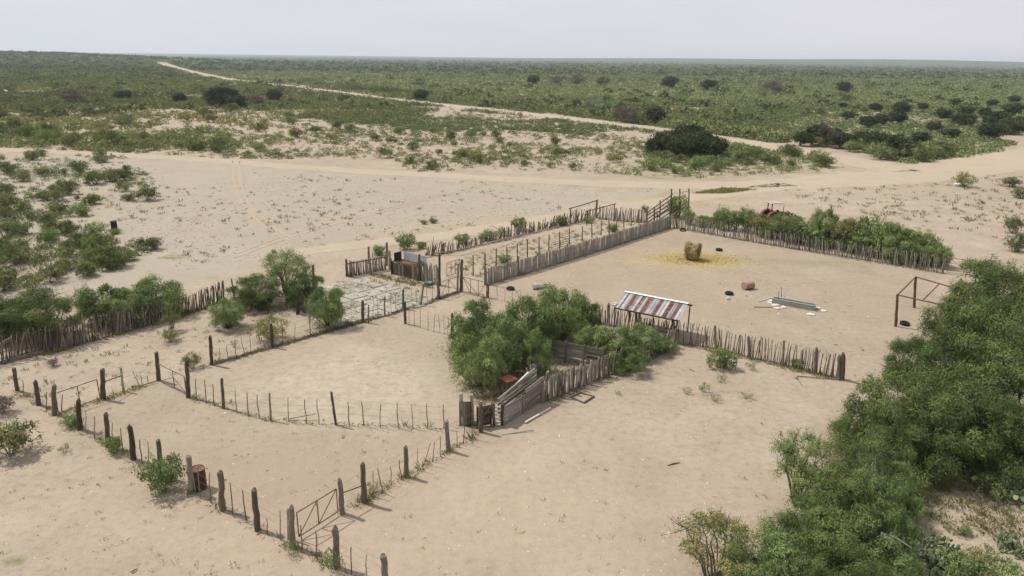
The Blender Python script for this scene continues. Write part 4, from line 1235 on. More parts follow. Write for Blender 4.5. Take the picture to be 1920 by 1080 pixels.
for (x, y, L, W) in ((1444, 565, .5, .4), (1443, 569, .4, .4), (1454, 573, .6, .45), (1457, 579, .5, .4), (1469, 577, .4, .5), (1534, 579, .35, .3)):
    stone(x, y, L, W, .10, 'flat pale stone lying against the long green trough', grp=GST)
stone(1520, 590, .62, .5, .07, 'long flat whitish stone in front of the green trough')
stone(1545, 583, .45, .4, .06, 'small flat whitish stone right of the green trough')
stone(1365, 562, .30, .26, .20, 'single white block below the black tyre', nm='white_block')

# hay bale with pulled-out straw
hb = thing('hay_bale', 'ragged round hay bale standing on scattered yellow straw', 'hay bale', at(1298, 487))
hb.scale = (.78, .78, .98)
mb = MB(); nn, mm = 28, 9; vs_ = []; fs = []
ax = Vector((.83, -.56, 0)); sd_ = Vector((.56, .83, 0))
for j in range(mm):
    s = j / (mm - 1)
    for k in range(nn):
        a = k * 6.28319 / nn
        r = .82 * (1 + .07 * math.sin(3 * a + 4 * s) + .05 * math.sin(7 * a + 9 * s) + random.uniform(-.035, .035))
        r *= 1 - .40 * max(0, math.sin(a)) ** 1.5 * math.sin(s * math.pi) ** 1.3
        r *= 1 + .10 * (s < .3) * max(0, math.sin(a))
        if j in (0, mm - 1): r *= .93
        q = ax * ((s - .5) * 1.35 + random.uniform(-.03, .03) + .06 * math.sin(a * 2)) + sd_ * (r * math.cos(a)) + Vector((0, 0, .80 + r * math.sin(a) * (1.0 if math.sin(a) > 0 else .97)))
        q.z = max(q.z, -.03); vs_.append(q)
for j in range(mm - 1):
    for k in range(nn):
        fs.append((j * nn + k, j * nn + (k + 1) % nn, (j + 1) * nn + (k + 1) % nn, (j + 1) * nn + k))
for j, sgn in ((0, -1), (mm - 1, 1)):
    b = len(vs_)
    for rr_ in (.6, .25):
        for k in range(nn):
            a = k * 6.28319 / nn
            vs_.append(ax * (sgn * (.675 - .10 * (1 - rr_)) + random.uniform(-.03, .03)) + sd_ * (.78 * rr_ * math.cos(a)) + Vector((0, 0, .80 + .78 * rr_ * math.sin(a) * .95)))
    for k in range(nn):
        k2 = (k + 1) % nn
        fs += [(j * nn + k, j * nn + k2, b + k2, b + k), (b + k, b + k2, b + nn + k2, b + nn + k)]
    fs.append(tuple(range(b + nn, b + 2 * nn)))
mb.add(vs_, fs).build('roll', 'hay', hb, True)
N = 5200
idx = RNG.integers(0, len(vs_), N)
c0 = np.array([tuple(q) for q in vs_])[idx] + RNG.normal(size=(N, 3)) * .035
cdir = c0 - np.array([0, 0, .7]); cdir = unit(cdir) * .5 + RNG.normal(size=(N, 3)) * .6; cdir[:, 2] -= .5
o = mesh_obj('loose_straw', fast_mesh('loose_straw', leaf_quads(c0, cdir, RNG.uniform(.08, .28, N), RNG.uniform(.008, .02, N), RNG), 4, 'hay', RNG.uniform(0, 1, N)), hb)
o['kind'] = 'stuff'
N = 6500
cst = at(1300, 486)
rx = RNG.normal(size=N) * 2.0 + np.where(RNG.uniform(size=N) < .35, 1.2, 0); ry = RNG.normal(size=N) * 1.1
c0 = np.stack([cst.x + rx, cst.y + ry, np.full(N, .015) + RNG.uniform(0, .03, N)], 1)
dd = RNG.normal(size=(N, 3)); dd[:, 2] *= .08
o = mesh_obj('scattered_straw', fast_mesh('scattered_straw', leaf_quads(c0, dd, RNG.uniform(.1, .3, N), RNG.uniform(.012, .03, N), RNG), 4, 'straw', RNG.uniform(0, 1, N)))
o['kind'] = 'stuff'; o['label'] = 'yellow straw scattered on the ground around hay bale'; o['category'] = 'straw'

# rusty pole frame at right
pf = thing('pole_frame', 'rusty pole frame of tall posts and top rails beside big tree', 'frame', at(1678, 612))
P1 = px_post(pf, 1679, 612, 1683, 553, .085, 'rust'); P2 = px_post(pf, 1714, 577, 1717, 519, .09, 'rust')
P3t = P2[1] + (at(1800, 543, P2[1].z) - P2[1]); P4t = at(1790, 577, P1[1].z)
for p in (P3t, P4t):
    log_post(pf, Vector((p.x, p.y, 0)), p, .085, 'rust')
for a, b in ((P1[1], P2[1]), (P2[1], P3t), (P1[1], P4t), (P3t, P4t)):
    MB().tube([a, b], .05, 7, .05).build('rail', 'rust', pf)
MB().tube([P1[1].lerp(P4t, .45), P2[1].lerp(P3t, .55)], .042, 7).build('brace', 'rust', pf)

# small red metal table under the mesquite
tb = thing('metal_table', 'small square table with rust red top beside chute', 'table', at(953, 735))
hz_ = .78; ca, sa = math.cos(.75), math.sin(.75)
ux, uy = Vector((ca, sa, 0)) * .36, Vector((-sa, ca, 0)) * .36
MB().box((0, 0, hz_), ux, uy, (0, 0, .02)).build('top', 'rust_red', tb, True)
MB().box((0, 0, hz_ - .06), ux * .93, uy * .93, (0, 0, .035)).build('apron', 'rust', tb, True)
for i in (-1, 1):
    for j in (-1, 1):
        q = ux * i * .88 + uy * j * .88
        MB().tube([q, q + Vector((0, 0, hz_ - .03))], .03, 6).build('leg', 'rust', tb, True)
# square frame lying on the sand
fq = thing('ground_frame', 'square wooden frame lying flat on the sand', 'frame', at(1092, 744))
cn = [at(1070, 744, .04), at(1089, 736, .04), at(1114, 743, .04), at(1095, 755, .04)]
for i in range(4):
    a, b = cn[i], cn[(i + 1) % 4]
    MB().beam(a + Vector((0, 0, .004 * i)), b + Vector((0, 0, .004 * i)), .07, .06, .1, (0, 0, 1)).build('rail', 'wood_post', fq)
# blue-grey bucket in the small yard
bk_ = thing('wash_tub', 'low blue grey tub in yard beside concrete slab', 'tub', at(803, 534))
MB().lathe([(.001, .01), (.27, .01), (.31, .2), (.325, .2), (.325, .215), (.30, .215), (.265, .03), (.001, .03)], 20).build('shell', 'bucket_blue', bk_, True, True)
for s_ in (-1, 1):
    MB().tube([(s_ * .32, -.07, .17), (s_ * .37, 0, .18), (s_ * .32, .07, .17)], .012, 6).build('handle', 'bucket_blue', bk_, True)
# roadside marker and the white sheet by the right bush
rm = thing('roadside_marker', 'dark three-pronged upright marker with white pieces in scrub beside road', 'marker', at(1535, 303))
for (x, h_, l_) in ((-.32, 1.5, -.1), (.02, 1.9, .02), (.36, 1.55, .12)):
    MB().tube([(x * .55, 0, -.1), (x, 0, h_ * .6), (x + l_, 0, h_)], [.07, .06, .05], 6, .1).build('upright', 'dark_metal', rm, True)
MB().beam((-.35, 0, 1.15), (.4, 0, 1.2), .07, .10).build('crossbar', 'dark_metal', rm, True)
MB().box((0, -.07, .85), (.13, 0, 0), (0, .03, 0), (0, 0, .16)).build('white_plate', 'white_sheet', rm, True)
MB().box((.3, -.25, .55), (.17, 0, 0), (0, .05, 0), (0, .05, .12)).build('white_plate', 'white_sheet', rm, True)
ws = thing('tin_sheet', 'crumpled white tin sheet under the lone bush at right', 'sheet', at(1803, 348), .3)
vs_ = [(x * .35, y * .4, .12 + .22 * abs(math.sin(x * 1.3 + y)) + .04 * math.sin(x * 5)) for y in range(-1, 2) for x in range(-3, 4)]
fs = [(j * 7 + i, j * 7 + i + 1, (j + 1) * 7 + i + 1, (j + 1) * 7 + i) for j in range(2) for i in range(6)]
MB().add(vs_ + [(a, b, c - .02) for a, b, c in vs_], fs + [tuple(k + 21 for k in reversed(f)) for f in fs]).build('sheet', 'white_sheet', ws, True)

# tractor behind the back palisade
def tractor():
    t = thing('tractor', 'red tractor with pale pink canopy parked behind back palisade', 'tractor', at(1456, 421), math.radians(8))
    def wheel(x, y, R, w):
        M = Matrix.Translation((x, y, R)) @ Matrix.Rotation(math.pi / 2, 4, 'X')
        ty = MB().lathe([(R * .58, -w / 2), (R * .9, -w / 2), (R, -w / 3), (R, w / 3), (R * .9, w / 2), (R * .58, w / 2)], 24, M, True).build('wheel', 'rubber', t, True)
        MB().lathe([(.001, w * .2), (R * .2, w * .22), (R * .5, w * .1), (R * .57, w * .4), (R * .57, -w * .4), (R * .5, -w * .1), (.001, -w * .2)], 20, M).build('rim', 'canopy_pink', ty, True)
        mb = MB()
        for k in range(18):
            a = k * 6.28319 / 18
            mb.box(M @ Vector((math.cos(a) * R, math.sin(a) * R, (w * .22 if k % 2 else -w * .22))), M.to_3x3() @ Vector((math.cos(a) * .03, math.sin(a) * .03, 0)), M.to_3x3() @ Vector((-math.sin(a) * .03, math.cos(a) * .03, .02)), M.to_3x3() @ Vector((0, 0, w * .25)))
        mb.build('lug', 'rubber', ty, True)
    for s in (-1, 1):
        wheel(-.75, s * .78, .75, .42); wheel(1.15, s * .68, .45, .26)
    def prism(name, prof, w, mat, taper=1.0):
        k = len(prof)
        vs_ = [(x, -w / 2, z) for x, z in prof] + [(x, w / 2, z) for x, z in prof]
        MB().add(vs_, [tuple(range(k)), tuple(reversed(range(k, 2 * k)))] + [(i, k + i, k + (i + 1) % k, (i + 1) % k) for i in range(k)]).build(name, mat, t, True)
    prism('hood', [(0.05, .75), (1.55, .72), (1.62, 1.0), (1.55, 1.22), (.9, 1.36), (.05, 1.45)], .62, 'tractor_red')
    prism('chassis', [(-1.0, .5), (1.4, .48), (1.4, .74), (-1.0, .8)], .4, 'dark_metal')
    prism('grille', [(1.60, .74), (1.645, .76), (1.66, 1.0), (1.58, 1.18)], .5, 'dark_metal')
    prism('dashboard', [(-.02, 1.0), (.06, 1.0), (.06, 1.55), (-.1, 1.6)], .5, 'dark_metal')
    for s in (-1, 1):
        vs_ = []; n = 9
        for k in range(n):
            a = math.radians(20 + 150 * k / (n - 1))
            for r in (.82, .86):
                for y in (.54, 1.0):
                    vs_.append((-.75 + r * math.cos(a), s * y, .75 + r * math.sin(a)))
        fs = []
        for k in range(n - 1):
            b = 4 * k
            fs += [(b, b + 1, b + 5, b + 4), (b + 2, b + 6, b + 7, b + 3), (b, b + 4, b + 6, b + 2), (b + 1, b + 3, b + 7, b + 5)]
        MB().add(vs_, fs).build('fender', 'tractor_red', t, True)
        MB().lathe([(.001, 0), (.09, 0), (.1, .05), (.06, .09), (.001, .09)], 12, Matrix.Translation((1.64, s * .2, 1.02)) @ Matrix.Rotation(math.pi / 2, 4, 'Y')).build('headlight', 'white_sheet', t, True)
        MB().tube([(-1.0 + .0, s * .45, .9), (-1.0, s * .45, 2.5)], .055, 8).build('roll_bar', 'dark_metal', t, True)
        MB().tube([(.55, s * .5, .9), (1.4, s * .5, 1.35), (2.3, s * .5, .75)], .05, 6).build('loader_arm', 'tractor_red', t, True)
    MB().box((-.62, 0, 1.05), (.24, 0, 0), (0, .25, 0), (0, 0, .08)).build('seat', 'dark_metal', t, True)
    MB().box((-.86, 0, 1.32), (.05, 0, .02), (0, .25, 0), (-.02, 0, .24)).build('seat_back', 'dark_metal', t, True)
    MB().lathe([(.19, 0), (.21, .02), (.19, .04), (.17, .02)], 18, Matrix.Translation((-.2, 0, 1.5)) @ Matrix.Rotation(-.6, 4, 'Y'), True).build('steering_wheel', 'dark_metal', t, True)
    MB().tube([(.7, .2, 1.35), (.7, .2, 2.0)], .035, 8).build('exhaust', 'rust', t, True)
    vs_ = []
    for j in range(5):
        for i in range(7):
            x, y = -1.35 + i * .27, -.7 + j * .35
            vs_.append((x, y, 2.52 - .05 * (abs(i - 3) / 3) ** 2 - .05 * (abs(j - 2) / 2) ** 2))
    fs = [(j * 7 + i, j * 7 + i + 1, (j + 1) * 7 + i + 1, (j + 1) * 7 + i) for j in range(4) for i in range(6)]
    MB().add(vs_ + [(a, b, c - .05) for a, b, c in vs_], fs + [tuple(k + 35 for k in reversed(f)) for f in fs]).build('canopy', 'canopy_pink', t, True)
    vs_ = [(2.25, -.8, .3), (2.25, .8, .3), (2.3, .8, .95), (2.3, -.8, .95), (2.85, -.8, .25), (2.85, .8, .25)]
    MB().add(vs_, [(0, 1, 2, 3), (0, 4, 5, 1), (0, 3, 4), (1, 5, 2)]).build('loader_bucket', 'rust_red', t, True)
    MB().tube([(-1.3, -.5, .9), (-2.3, -.3, 1.1), (-2.6, .3, .8)], .06, 6).build('hitch_frame', 'dark_metal', t, True)
tractor()

# far houses on the rise at left
def house(px, py, w, dpt, hh, label, wall, roofm):
    p = at(px, py); p.z = gzf(p.x, p.y)
    t = thing('house', label, 'house', p, math.radians(20))
    MB().box((0, 0, hh / 2 - .3), (w / 2, 0, 0), (0, dpt / 2, 0), (0, 0, hh / 2 + .3)).build('wall', wall, t, True)
    ro = MB().add([(-w / 2 - .5, -dpt / 2 - .5, hh), (w / 2 + .5, -dpt / 2 - .5, hh), (w / 2 + .5, dpt / 2 + .5, hh), (-w / 2 - .5, dpt / 2 + .5, hh), (-w / 2 - .3, 0, hh + 1.7), (w / 2 + .3, 0, hh + 1.7)],
             [(0, 1, 5, 4), (2, 3, 4, 5), (0, 4, 3), (1, 2, 5), (0, 3, 2, 1)]).build('roof', roofm, t, True)
    for x in (-w * .3, w * .28):
        f_ = MB().box((x, -dpt / 2 - .03, hh * .55), (.6, 0, 0), (0, .04, 0), (0, 0, .55)).build('window', 'plaster', t, True)
        MB().box((x, -dpt / 2 - .08, hh * .55), (.5, 0, 0), (0, .02, 0), (0, 0, .45)).build('pane', 'glass_dark', f_, True)
    MB().box((0, -dpt / 2 - .03, 1.0), (.5, 0, 0), (0, .04, 0), (0, 0, 1.0)).build('door', 'rust', t, True)
house(50, 111, 14, 8, 3.6, 'long white roofed house with brownish wall on far left rise', 'brick_wall', 'white_roof')
house(-2, 110, 9, 7, 3.2, 'white roofed house cut by left edge below horizon', 'plaster', 'white_roof')
house(31, 108.5, 8, 6, 3.0, 'small pale house between trees on far left rise', 'plaster', 'white_roof')

# ================================================================== VEGETATION
PROTO = {}
def proto(key, **kw):
    PROTO[key] = plant_meshes(key, **kw)
# mesquite trees: feathery lobed crowns on several crooked stems (radius 2.5 m, height 4.2 m)
for i in range(4):
    proto('mesq%d' % i, seed=100 + i, rad=2.5, hgt=4.2, lobes=21, sprigs=34, leaves=44, ll=.17, lw=.034, base=.15, lobe_r=.30, stems=4, stem_r=.09, spacing=1.2, shell=.6, skirt=True, mat='leaf_mesquite')
for i in range(2):
    proto('airy%d' % i, seed=140 + i, rad=1.8, hgt=3.4, lobes=16, sprigs=20, leaves=34, ll=.13, lw=.030, base=.30, lobe_r=.28, spacing=1.1, stems=3, stem_r=.07, mat='leaf_olive' if i else 'leaf_bright', gap=.1)
for i in range(3):
    proto('bright%d' % i, seed=160 + i, rad=1.8, hgt=2.9, lobes=20, sprigs=26, leaves=36, ll=.16, lw=.034, base=.14, lobe_r=.31, spacing=1.12, shell=.6, stems=4, stem_r=.06, mat='leaf_bright', skirt=True)
# bushes (radius 1 m, height 1.3 m)
for i in range(4):
    proto('bush%d' % i, seed=200 + i, rad=1.0, hgt=1.3, lobes=13, sprigs=12, leaves=17, ll=.15, lw=.045, base=.12, lobe_r=.38, stems=6, stem_r=.022, mat='leaf_creosote', smat='stem', fan=True, droop=-.3)
for i in range(2):
    proto('gbush%d' % i, seed=220 + i, rad=1.0, hgt=1.2, lobes=13, sprigs=12, leaves=18, ll=.14, lw=.045, base=.12, lobe_r=.38, stems=6, stem_r=.022, mat='leaf_bright', smat='stem', fan=True, droop=-.1)
for i in range(2):
    proto('obush%d' % i, seed=240 + i, rad=1.0, hgt=1.2, lobes=13, sprigs=13, leaves=18, ll=.13, lw=.034, base=.2, lobe_r=.36, stems=7, stem_r=.02, mat='leaf_olive', smat='stem', fan=True, droop=-.5, gap=.12)
for i in range(2):
    proto('weed%d' % i, seed=260 + i, rad=.5, hgt=.7, lobes=7, sprigs=6, leaves=9, ll=.13, lw=.026, base=.1, lobe_r=.36, stems=5, stem_r=.012, mat='leaf_bright' if i else 'leaf_olive', smat='stem', fan=True, droop=-.6)
for i in range(3):
    proto('jun%d' % i, seed=280 + i, rad=1.6, hgt=2.9, lobes=15, sprigs=22, leaves=22, ll=.22, lw=.10, spacing=1.0, base=.08, lobe_r=.42, stems=3, stem_r=.08, mat='leaf_dark', droop=-.2)
for i in range(1):
    proto('dead%d' % i, seed=300 + i, rad=1.6, hgt=2.4, lobes=14, sprigs=12, leaves=14, ll=.22, lw=.05, base=.15, lobe_r=.4, stems=5, stem_r=.06, mat='leaf_dead', smat='dead_wood', droop=-.4)
PR = {'mesq': (4, 2.5, 4.2), 'airy': (2, 1.8, 3.4), 'bright': (3, 1.8, 2.9), 'bush': (4, 1, 1.3), 'gbush': (2, 1, 1.2), 'obush': (2, 1, 1.2), 'weed': (2, .5, .7), 'jun': (3, 1.6, 2.9), 'dead': (1, 1.6, 2.4)}

def plant(kind, P, rad, hgt, name, label, cat, group=None, idx=None, parts=True, rz=None):
    n, r0, h0 = PR[kind]
    i = random.randrange(n) if idx is None else idx % n
    wm, lm = PROTO['%s%d' % (kind, i)]
    z = gzf(P.x, P.y)
    tree = rad > 1.15
    rz = random.uniform(0, 6.28) if rz is None else rz
    if parts:
        t = thing(name, label, cat, (P.x, P.y, z), rz, group)
        t.scale = (rad / r0 * random.uniform(.92, 1.08), rad / r0 * random.uniform(.92, 1.08), hgt / h0)
        mesh_obj('trunk' if tree else 'stem', wm, t)
        mesh_obj('crown' if tree else 'foliage', lm, t)
    else:
        t = mesh_obj(name, lm); t.location = (P.x, P.y, z); t.rotation_euler = (0, 0, rz)
        t.scale = (rad / r0, rad / r0, hgt / h0)
        tag(t, label, cat, group)
    return t

def crown_at(px, py, zc):
    p = at(px, py, zc)
    return Vector((p.x, p.y, 0))

# --- the dark mass of mesquites along the right edge
GR = 'mesquites massed along the right edge'
for k, (x, y, r, h, lab) in enumerate([
    (1850, 540, 2.6, 4.6, 'topmost mesquite of the right mass, behind the rusty pole frame'),
    (1800, 607, 2.0, 3.9, 'mesquite whose crown touches the rails of rusty pole frame'),
    (1895, 625, 2.7, 4.6, 'tall mesquite at right edge level with the black tyre'),
    (1800, 685, 2.5, 4.4, 'broad mesquite in upper middle of the right mass'),
    (1705, 672, 1.35, 3.0, 'small mesquite lobe jutting left below the pole frame tyre'),
    (1895, 740, 2.5, 4.3, 'mesquite at right edge in middle of the right mass'),
    (1700, 775, 2.3, 4.0, 'wide mesquite on the left flank of right mass'),
    (1622, 800, 1.6, 3.0, 'leftmost bulging mesquite of the right mass over bare sand'),
    (1800, 795, 2.4, 4.0, 'mesquite filling the centre of the right mass'),
    (1885, 815, 2.0, 3.4, 'mesquite above the bare sandy clearing at right edge'),
    (1745, 828, 1.6, 3.0, 'mesquite at lower end of right mass above the sandy clearing'),
    (1655, 850, 1.3, 2.8, 'mesquite with pale dead twigs at lower left of right mass')]):
    plant('mesq', crown_at(x, y, h * .55), r, h, 'mesquite_tree', lab, 'tree', GR, k)
for k, (x, y, r, h, lab, kd) in enumerate([
    (1502, 872, 1.25, 3.2, 'airy mesquite with bare bent limb reaching over the sand', 'airy'),
    (1565, 935, 1.5, 2.9, 'dark leafy mesquite below the airy one', 'mesq'),
    (1640, 930, 1.3, 2.5, 'mesquite left of the sandy clearing', 'bright'),
    (1530, 1000, 1.5, 2.8, 'mesquite with dark hollow near the bottom right', 'mesq'),
    (1345, 1035, 1.7, 2.7, 'thin olive mesquite leaning out over sand at bottom', 'airy'),
    (1440, 1060, 1.35, 2.4, 'mesquite at bottom edge between olive tree and dark hollow', 'bright'),
    (1650, 1000, 1.3, 2.3, 'mesquite above the dead grey branch', 'bright'),
    (1590, 1075, 1.4, 2.4, 'mesquite at bottom edge left of prickly pears', 'mesq'),
    (1608, 885, 1.5, 2.5, 'mesquite joining the right mass to the lower group', 'mesq'), (1675, 893, 1.2, 2.0, 'mesquite at upper left corner of sandy clearing', 'bright'), (1475, 1015, 1.1, 1.9, 'low mesquite between olive tree and the dark hollow', 'bright'), (1405, 1075, 1.0, 1.6, 'low mesquite right of the olive tree at bottom edge', 'airy'),
    (1690, 945, .9, 1.5, 'low mesquite bush at left rim of sandy clearing', 'bright'),
    (1500, 1090, 1.3, 2.2, 'mesquite cut by bottom edge of photo', 'mesq'),
    (1680, 1075, 1.0, 1.6, 'low bush beside prickly pears at bottom edge', 'bright')]):
    plant(kd, crown_at(x, y, h * .55), r, h, 'mesquite_tree', lab, 'tree', None, k if kd != 'airy' else (1 if x == 1345 else 0))
for k, (x, y, r, h, lab, kd) in enumerate([
    (1835, 1050, .8, 1.0, 'yellowish bush at bottom right beside prickly pears', 'obush'), (1885, 1075, .9, 1.2, 'bush at the bottom right corner', 'gbush'),
    (1800, 1060, .7, .9, 'bush at bottom edge right of the prickly pears', 'gbush'), (1860, 905, .9, .9, 'low bush on upper rim of sandy clearing', 'gbush'), (1810, 995, .3, .35, 'single tiny bush in the sandy clearing', 'gbush'),
    (1720, 915, .6, .6, 'low olive bush at top left of sandy clearing', 'obush'), (1900, 420, 1.1, 1.9, 'upper bush on dark trunk at right edge above big mesquites', 'bush'), (1912, 455, 1.2, 1.8, 'lower bush at right edge just above big mesquites', 'bush')]):
    plant(kd, crown_at(x, y, h * .5), r, h, 'bush', lab, 'bush')

# dead grey branch
db = thing('dead_branch', 'bleached dead branch hanging at bottom right among mesquites', 'branch', crown_at(1640, 1040, .9))
for pts in ([(0, 0, .2), (.1, 0, 1.1), (.15, .1, 1.75)], [(.1, 0, 1.2), (-.15, -.2, .5), (-.5, -.3, .35), (-.8, -.2, .05)], [(.12, 0, 1.3), (.3, -.1, .6), (.25, -.2, 0)], [(.15, .1, 1.7), (.7, .1, 1.5), (1.2, 0, 1.2)], [(-.3, -.25, .4), (.2, -.5, .2), (.3, -.6, 0)]):
    MB().tube([Vector(p) for p in pts], [.04, .03, .02, .012][:len(pts)], 5, .15).build('limb', 'dead_wood', db, True)
for (x, y, zc, k) in ((1650, 860, 2.6, 6), (1560, 915, 1.6, 4)):
    t = thing('dead_branch', 'thin grey dead twigs sticking out of mesquite at %s' % ('lower left of right mass' if k == 6 else 'edge of the sand below airy tree'), 'branch', crown_at(x, y, zc))
    for i in range(k):
        a = Vector((random.uniform(-.4, .4), random.uniform(-.3, .3), zc - 1.4)); b = a + Vector((random.uniform(-.5, .5), random.uniform(-.7, .1), random.uniform(.9, 1.7)))
        MB().tube([a, a.lerp(b, .5) + Vector((random.uniform(-.1, .1), 0, 0)), b], [.03, .02, .01], 4, .1).build('limb', 'dead_wood', t, True)

# --- prickly pears
def pad_mesh():
    vs_ = []; n = 8
    for s in (-1, 1):
        for k in range(n):
            a = k * 6.28319 / n
            vs_.append((math.sin(a) * .5 * (1 - .18 * math.cos(a)), s * .055, .52 - .5 * math.cos(a)))
    vs_ += [(0, -.085, .56), (0, .085, .56)]
    fs = [(k, (k + 1) % n, 2 * n) for k in range(n)] + [(n + (k + 1) % n, n + k, 2 * n + 1) for k in range(n)] + [((k + 1) % n, k, n + k, n + (k + 1) % n) for k in range(n)]
    me = bpy.data.meshes.new('pad'); me.from_pydata(vs_, [], fs)
    a_ = me.attributes.new('v', 'FLOAT', 'POINT'); a_.data.foreach_set('value', [.5] * len(vs_))
    me.materials.append(MATS['cactus']); me.update()
    return me
PAD = pad_mesh()
def pear(px, py, n, R, label):
    c = at(px, py)
    t = thing('prickly_pear', label, 'cactus', c)
    for i in range(n):
        a = random.uniform(0, 6.28); r = R * math.sqrt(random.random())
        lvl = random.choice((0, 0, 1, 1, 2))
        o = bpy.data.objects.new('pad', PAD); C.objects.link(o); o.parent = t
        s = random.uniform(.10, .19)
        o.location = (r * math.cos(a), r * math.sin(a), -.02 + lvl * .15 + (1 - r / R) * .15)
        o.rotation_euler = (random.gauss(0, .38), random.gauss(0, .38), random.uniform(0, 6.28)); o.scale = (s, s, s * 1.2)
pear(1740, 1035, 240, 1.05, 'large prickly pear clump at bottom right of the photo')
pear(1765, 1075, 150, .8, 'prickly pear clump cut by bottom edge')
pear(1900, 1030, 110, .6, 'prickly pear at the right edge below sandy clearing')
pear(1905, 940, 110, .7, 'prickly pear at right edge above sandy clearing')
pear(1700, 1060, 40, .6, 'small prickly pear left of the large clump')

# --- the central clump
for k, (x, y, r, h, lab, kd) in enumerate([
    (897, 615, 1.75, 3.4, 'left top mesquite of the central clump', 'bright'), (985, 602, 1.8, 3.6, 'middle top mesquite of the central clump', 'bright'), (1052, 583, 1.9, 3.7, 'rear mesquite of central clump nearest the grey trough', 'bright'),
    (898, 672, 1.55, 2.9, 'front left mesquite of central clump above red table', 'bright'), (945, 640, 1.6, 3.1, 'mesquite in the heart of central clump', 'bright'), (1008, 655, .85, 2.6, 'small round mesquite above plank chute', 'bright'), (1015, 625, 1.2, 2.6, 'mesquite filling the gap in central clump above board fence', 'mesq'), (870, 640, 1.0, 2.4, 'leftmost mesquite of the central clump beside dark post', 'bright'), (1098, 592, 1.1, 2.5, 'right end mesquite of central clump beside stake fence', 'mesq'),
    (1150, 640, 1.5, 2.1, 'broad bushy mesquite inside the stake pen', 'bright'), (1200, 632, 1.3, 1.9, 'bushy mesquite below the tin roofed shelter', 'bright'), (1105, 640, 1.0, 1.9, 'bushy mesquite behind horizontal board fence', 'bright'), (1175, 668, 1.2, 1.6, 'bushy mesquite leaning over the grey palisade', 'bright'), (1228, 640, .9, 1.3, 'bush in right corner of the stake pen', 'bright')]):
    plant(kd, crown_at(x, y, h * .55), r, h, 'mesquite_tree', lab, 'tree', None, k)
# --- left group round the palisade
for k, (x, y, r, h, lab, kd) in enumerate([
    (535, 508, 2.1, 3.3, 'tall open mesquite beside dark posts left of the slab', 'airy'), (478, 542, 1.9, 2.3, 'dark spreading mesquite left of the slab', 'mesq'), (570, 540, 1.5, 2.4, 'mesquite against dark posts behind slab corner', 'mesq'), (612, 572, 1.4, 2.6, 'mesquite at the left corner of concrete slab', 'bright'),
    (85, 584, 2.2, 3.1, 'large mesquite over left palisade near left edge', 'mesq'), (5, 592, 1.8, 2.8, 'mesquite cut by left edge above the palisade', 'mesq'), (185, 568, 1.7, 2.6, 'left mesquite of pair behind dark palisade', 'bright'), (240, 570, 1.6, 2.4, 'mesquite leaning on the middle of dark palisade', 'bright'), (292, 553, 1.9, 2.7, 'mesquite at right end behind dark palisade', 'bright'),
    (320, 600, .6, 1.3, 'slim yellow green mesquite in front of dark palisade', 'airy'), (424, 585, 1.2, 2.0, 'round bright green mesquite in pen left of slab', 'bright')]):
    plant(kd, crown_at(x, y, h * .55), r, h, 'mesquite_tree', lab, 'tree', None, k)
B = lambda x, y, r, h, lab, kd, i=0: plant(kd, at(x, y), r, h, 'bush', lab, 'bush', None, i)
B(508, 636, 1.35, 1.55, 'olive yellow flat topped bush standing at wire fence post', 'obush', 0)
B(306, 922, .92, 1.75, 'round dense green bush left of the rusty drum', 'gbush', 1)
B(215, 850, .48, .85, 'dark green bush against thick fence post at left', 'gbush', 0)
B(20, 852, 1.25, 1.6, 'large open bush at left edge on reddish sand', 'bush', 1)
B(5, 775, .8, .9, 'dry bush at left edge below wire fence', 'dead', 0)
B(135, 800, .55, .65, 'thin green bush at foot of left fence post', 'gbush', 1)
B(123, 848, .3, .4, 'small yellowish weed on sand left of dark fence', 'weed', 0)
B(548, 1042, .42, .62, 'green weed at foot of gate post', 'weed', 1)
B(628, 1072, .55, .95, 'bright green weed growing round bottom post', 'weed', 1)
B(700, 926, .35, .55, 'thin weed beside post right of rusty gate', 'weed', 0)
B(692, 940, .25, .25, 'dark low weed at post right of rusty gate', 'weed', 1)
B(845, 846, .28, .35, 'weed around the foot of broken post below chute', 'weed', 0)
B(360, 690, .55, 1.0, 'pale wispy bush beside low pipe gate', 'obush', 1)
B(440, 650, .3, .45, 'small wispy shrub inside left pen', 'weed', 0)
B(100, 686, .4, .45, 'dark twiggy tussock in left pen', 'dead', 0)
B(320, 640, .6, .9, 'pale straggly shrub below the dark palisade', 'obush', 0)
B(1350, 690, .95, 1.35, 'bright green bush in front of open stake fence', 'gbush', 0)
B(1410, 694, .45, .5, 'low green weed below open stake fence', 'weed', 1)
B(1321, 735, .5, .6, 'green weed on bare sand left of three', 'weed', 1)
B(1351, 716, .4, .45, 'small green weed just below bright bush', 'weed', 1)
B(1342, 752, .35, .35, 'thin dry weed lowest on bare sand', 'weed', 0)
B(1400, 748, .4, .35, 'sparse twiggy weed on sand below stake fence', 'weed', 0)
B(1288, 738, .3, .35, 'faint weed left of the green ones', 'weed', 0)
B(1160, 740, .3, .2, 'low weed on sand right of square frame', 'weed', 1)
B(1258, 672, .3, .3, 'low weed at the lower end of grey palisade', 'weed', 1)
B(1495, 690, .5, .6, 'weed growing through the open stake fence', 'gbush', 1)
B(1250, 660, .7, .9, 'bush at the corner of grey palisade', 'gbush', 0)
B(760, 468, 1.1, 1.7, 'open green bush behind the feed bin', 'gbush', 1)
B(710, 478, .8, .9, 'bright bush behind the small yard fence', 'gbush', 0)
B(790, 466, .6, .7, 'small bush right of the feed bin bush', 'gbush', 0)
B(866, 456, .9, 1.0, 'bright green bush behind low brush fence', 'gbush', 1)
B(915, 450, 1.1, 1.0, 'spreading bush on the brush fence left of bent branch', 'gbush', 0)
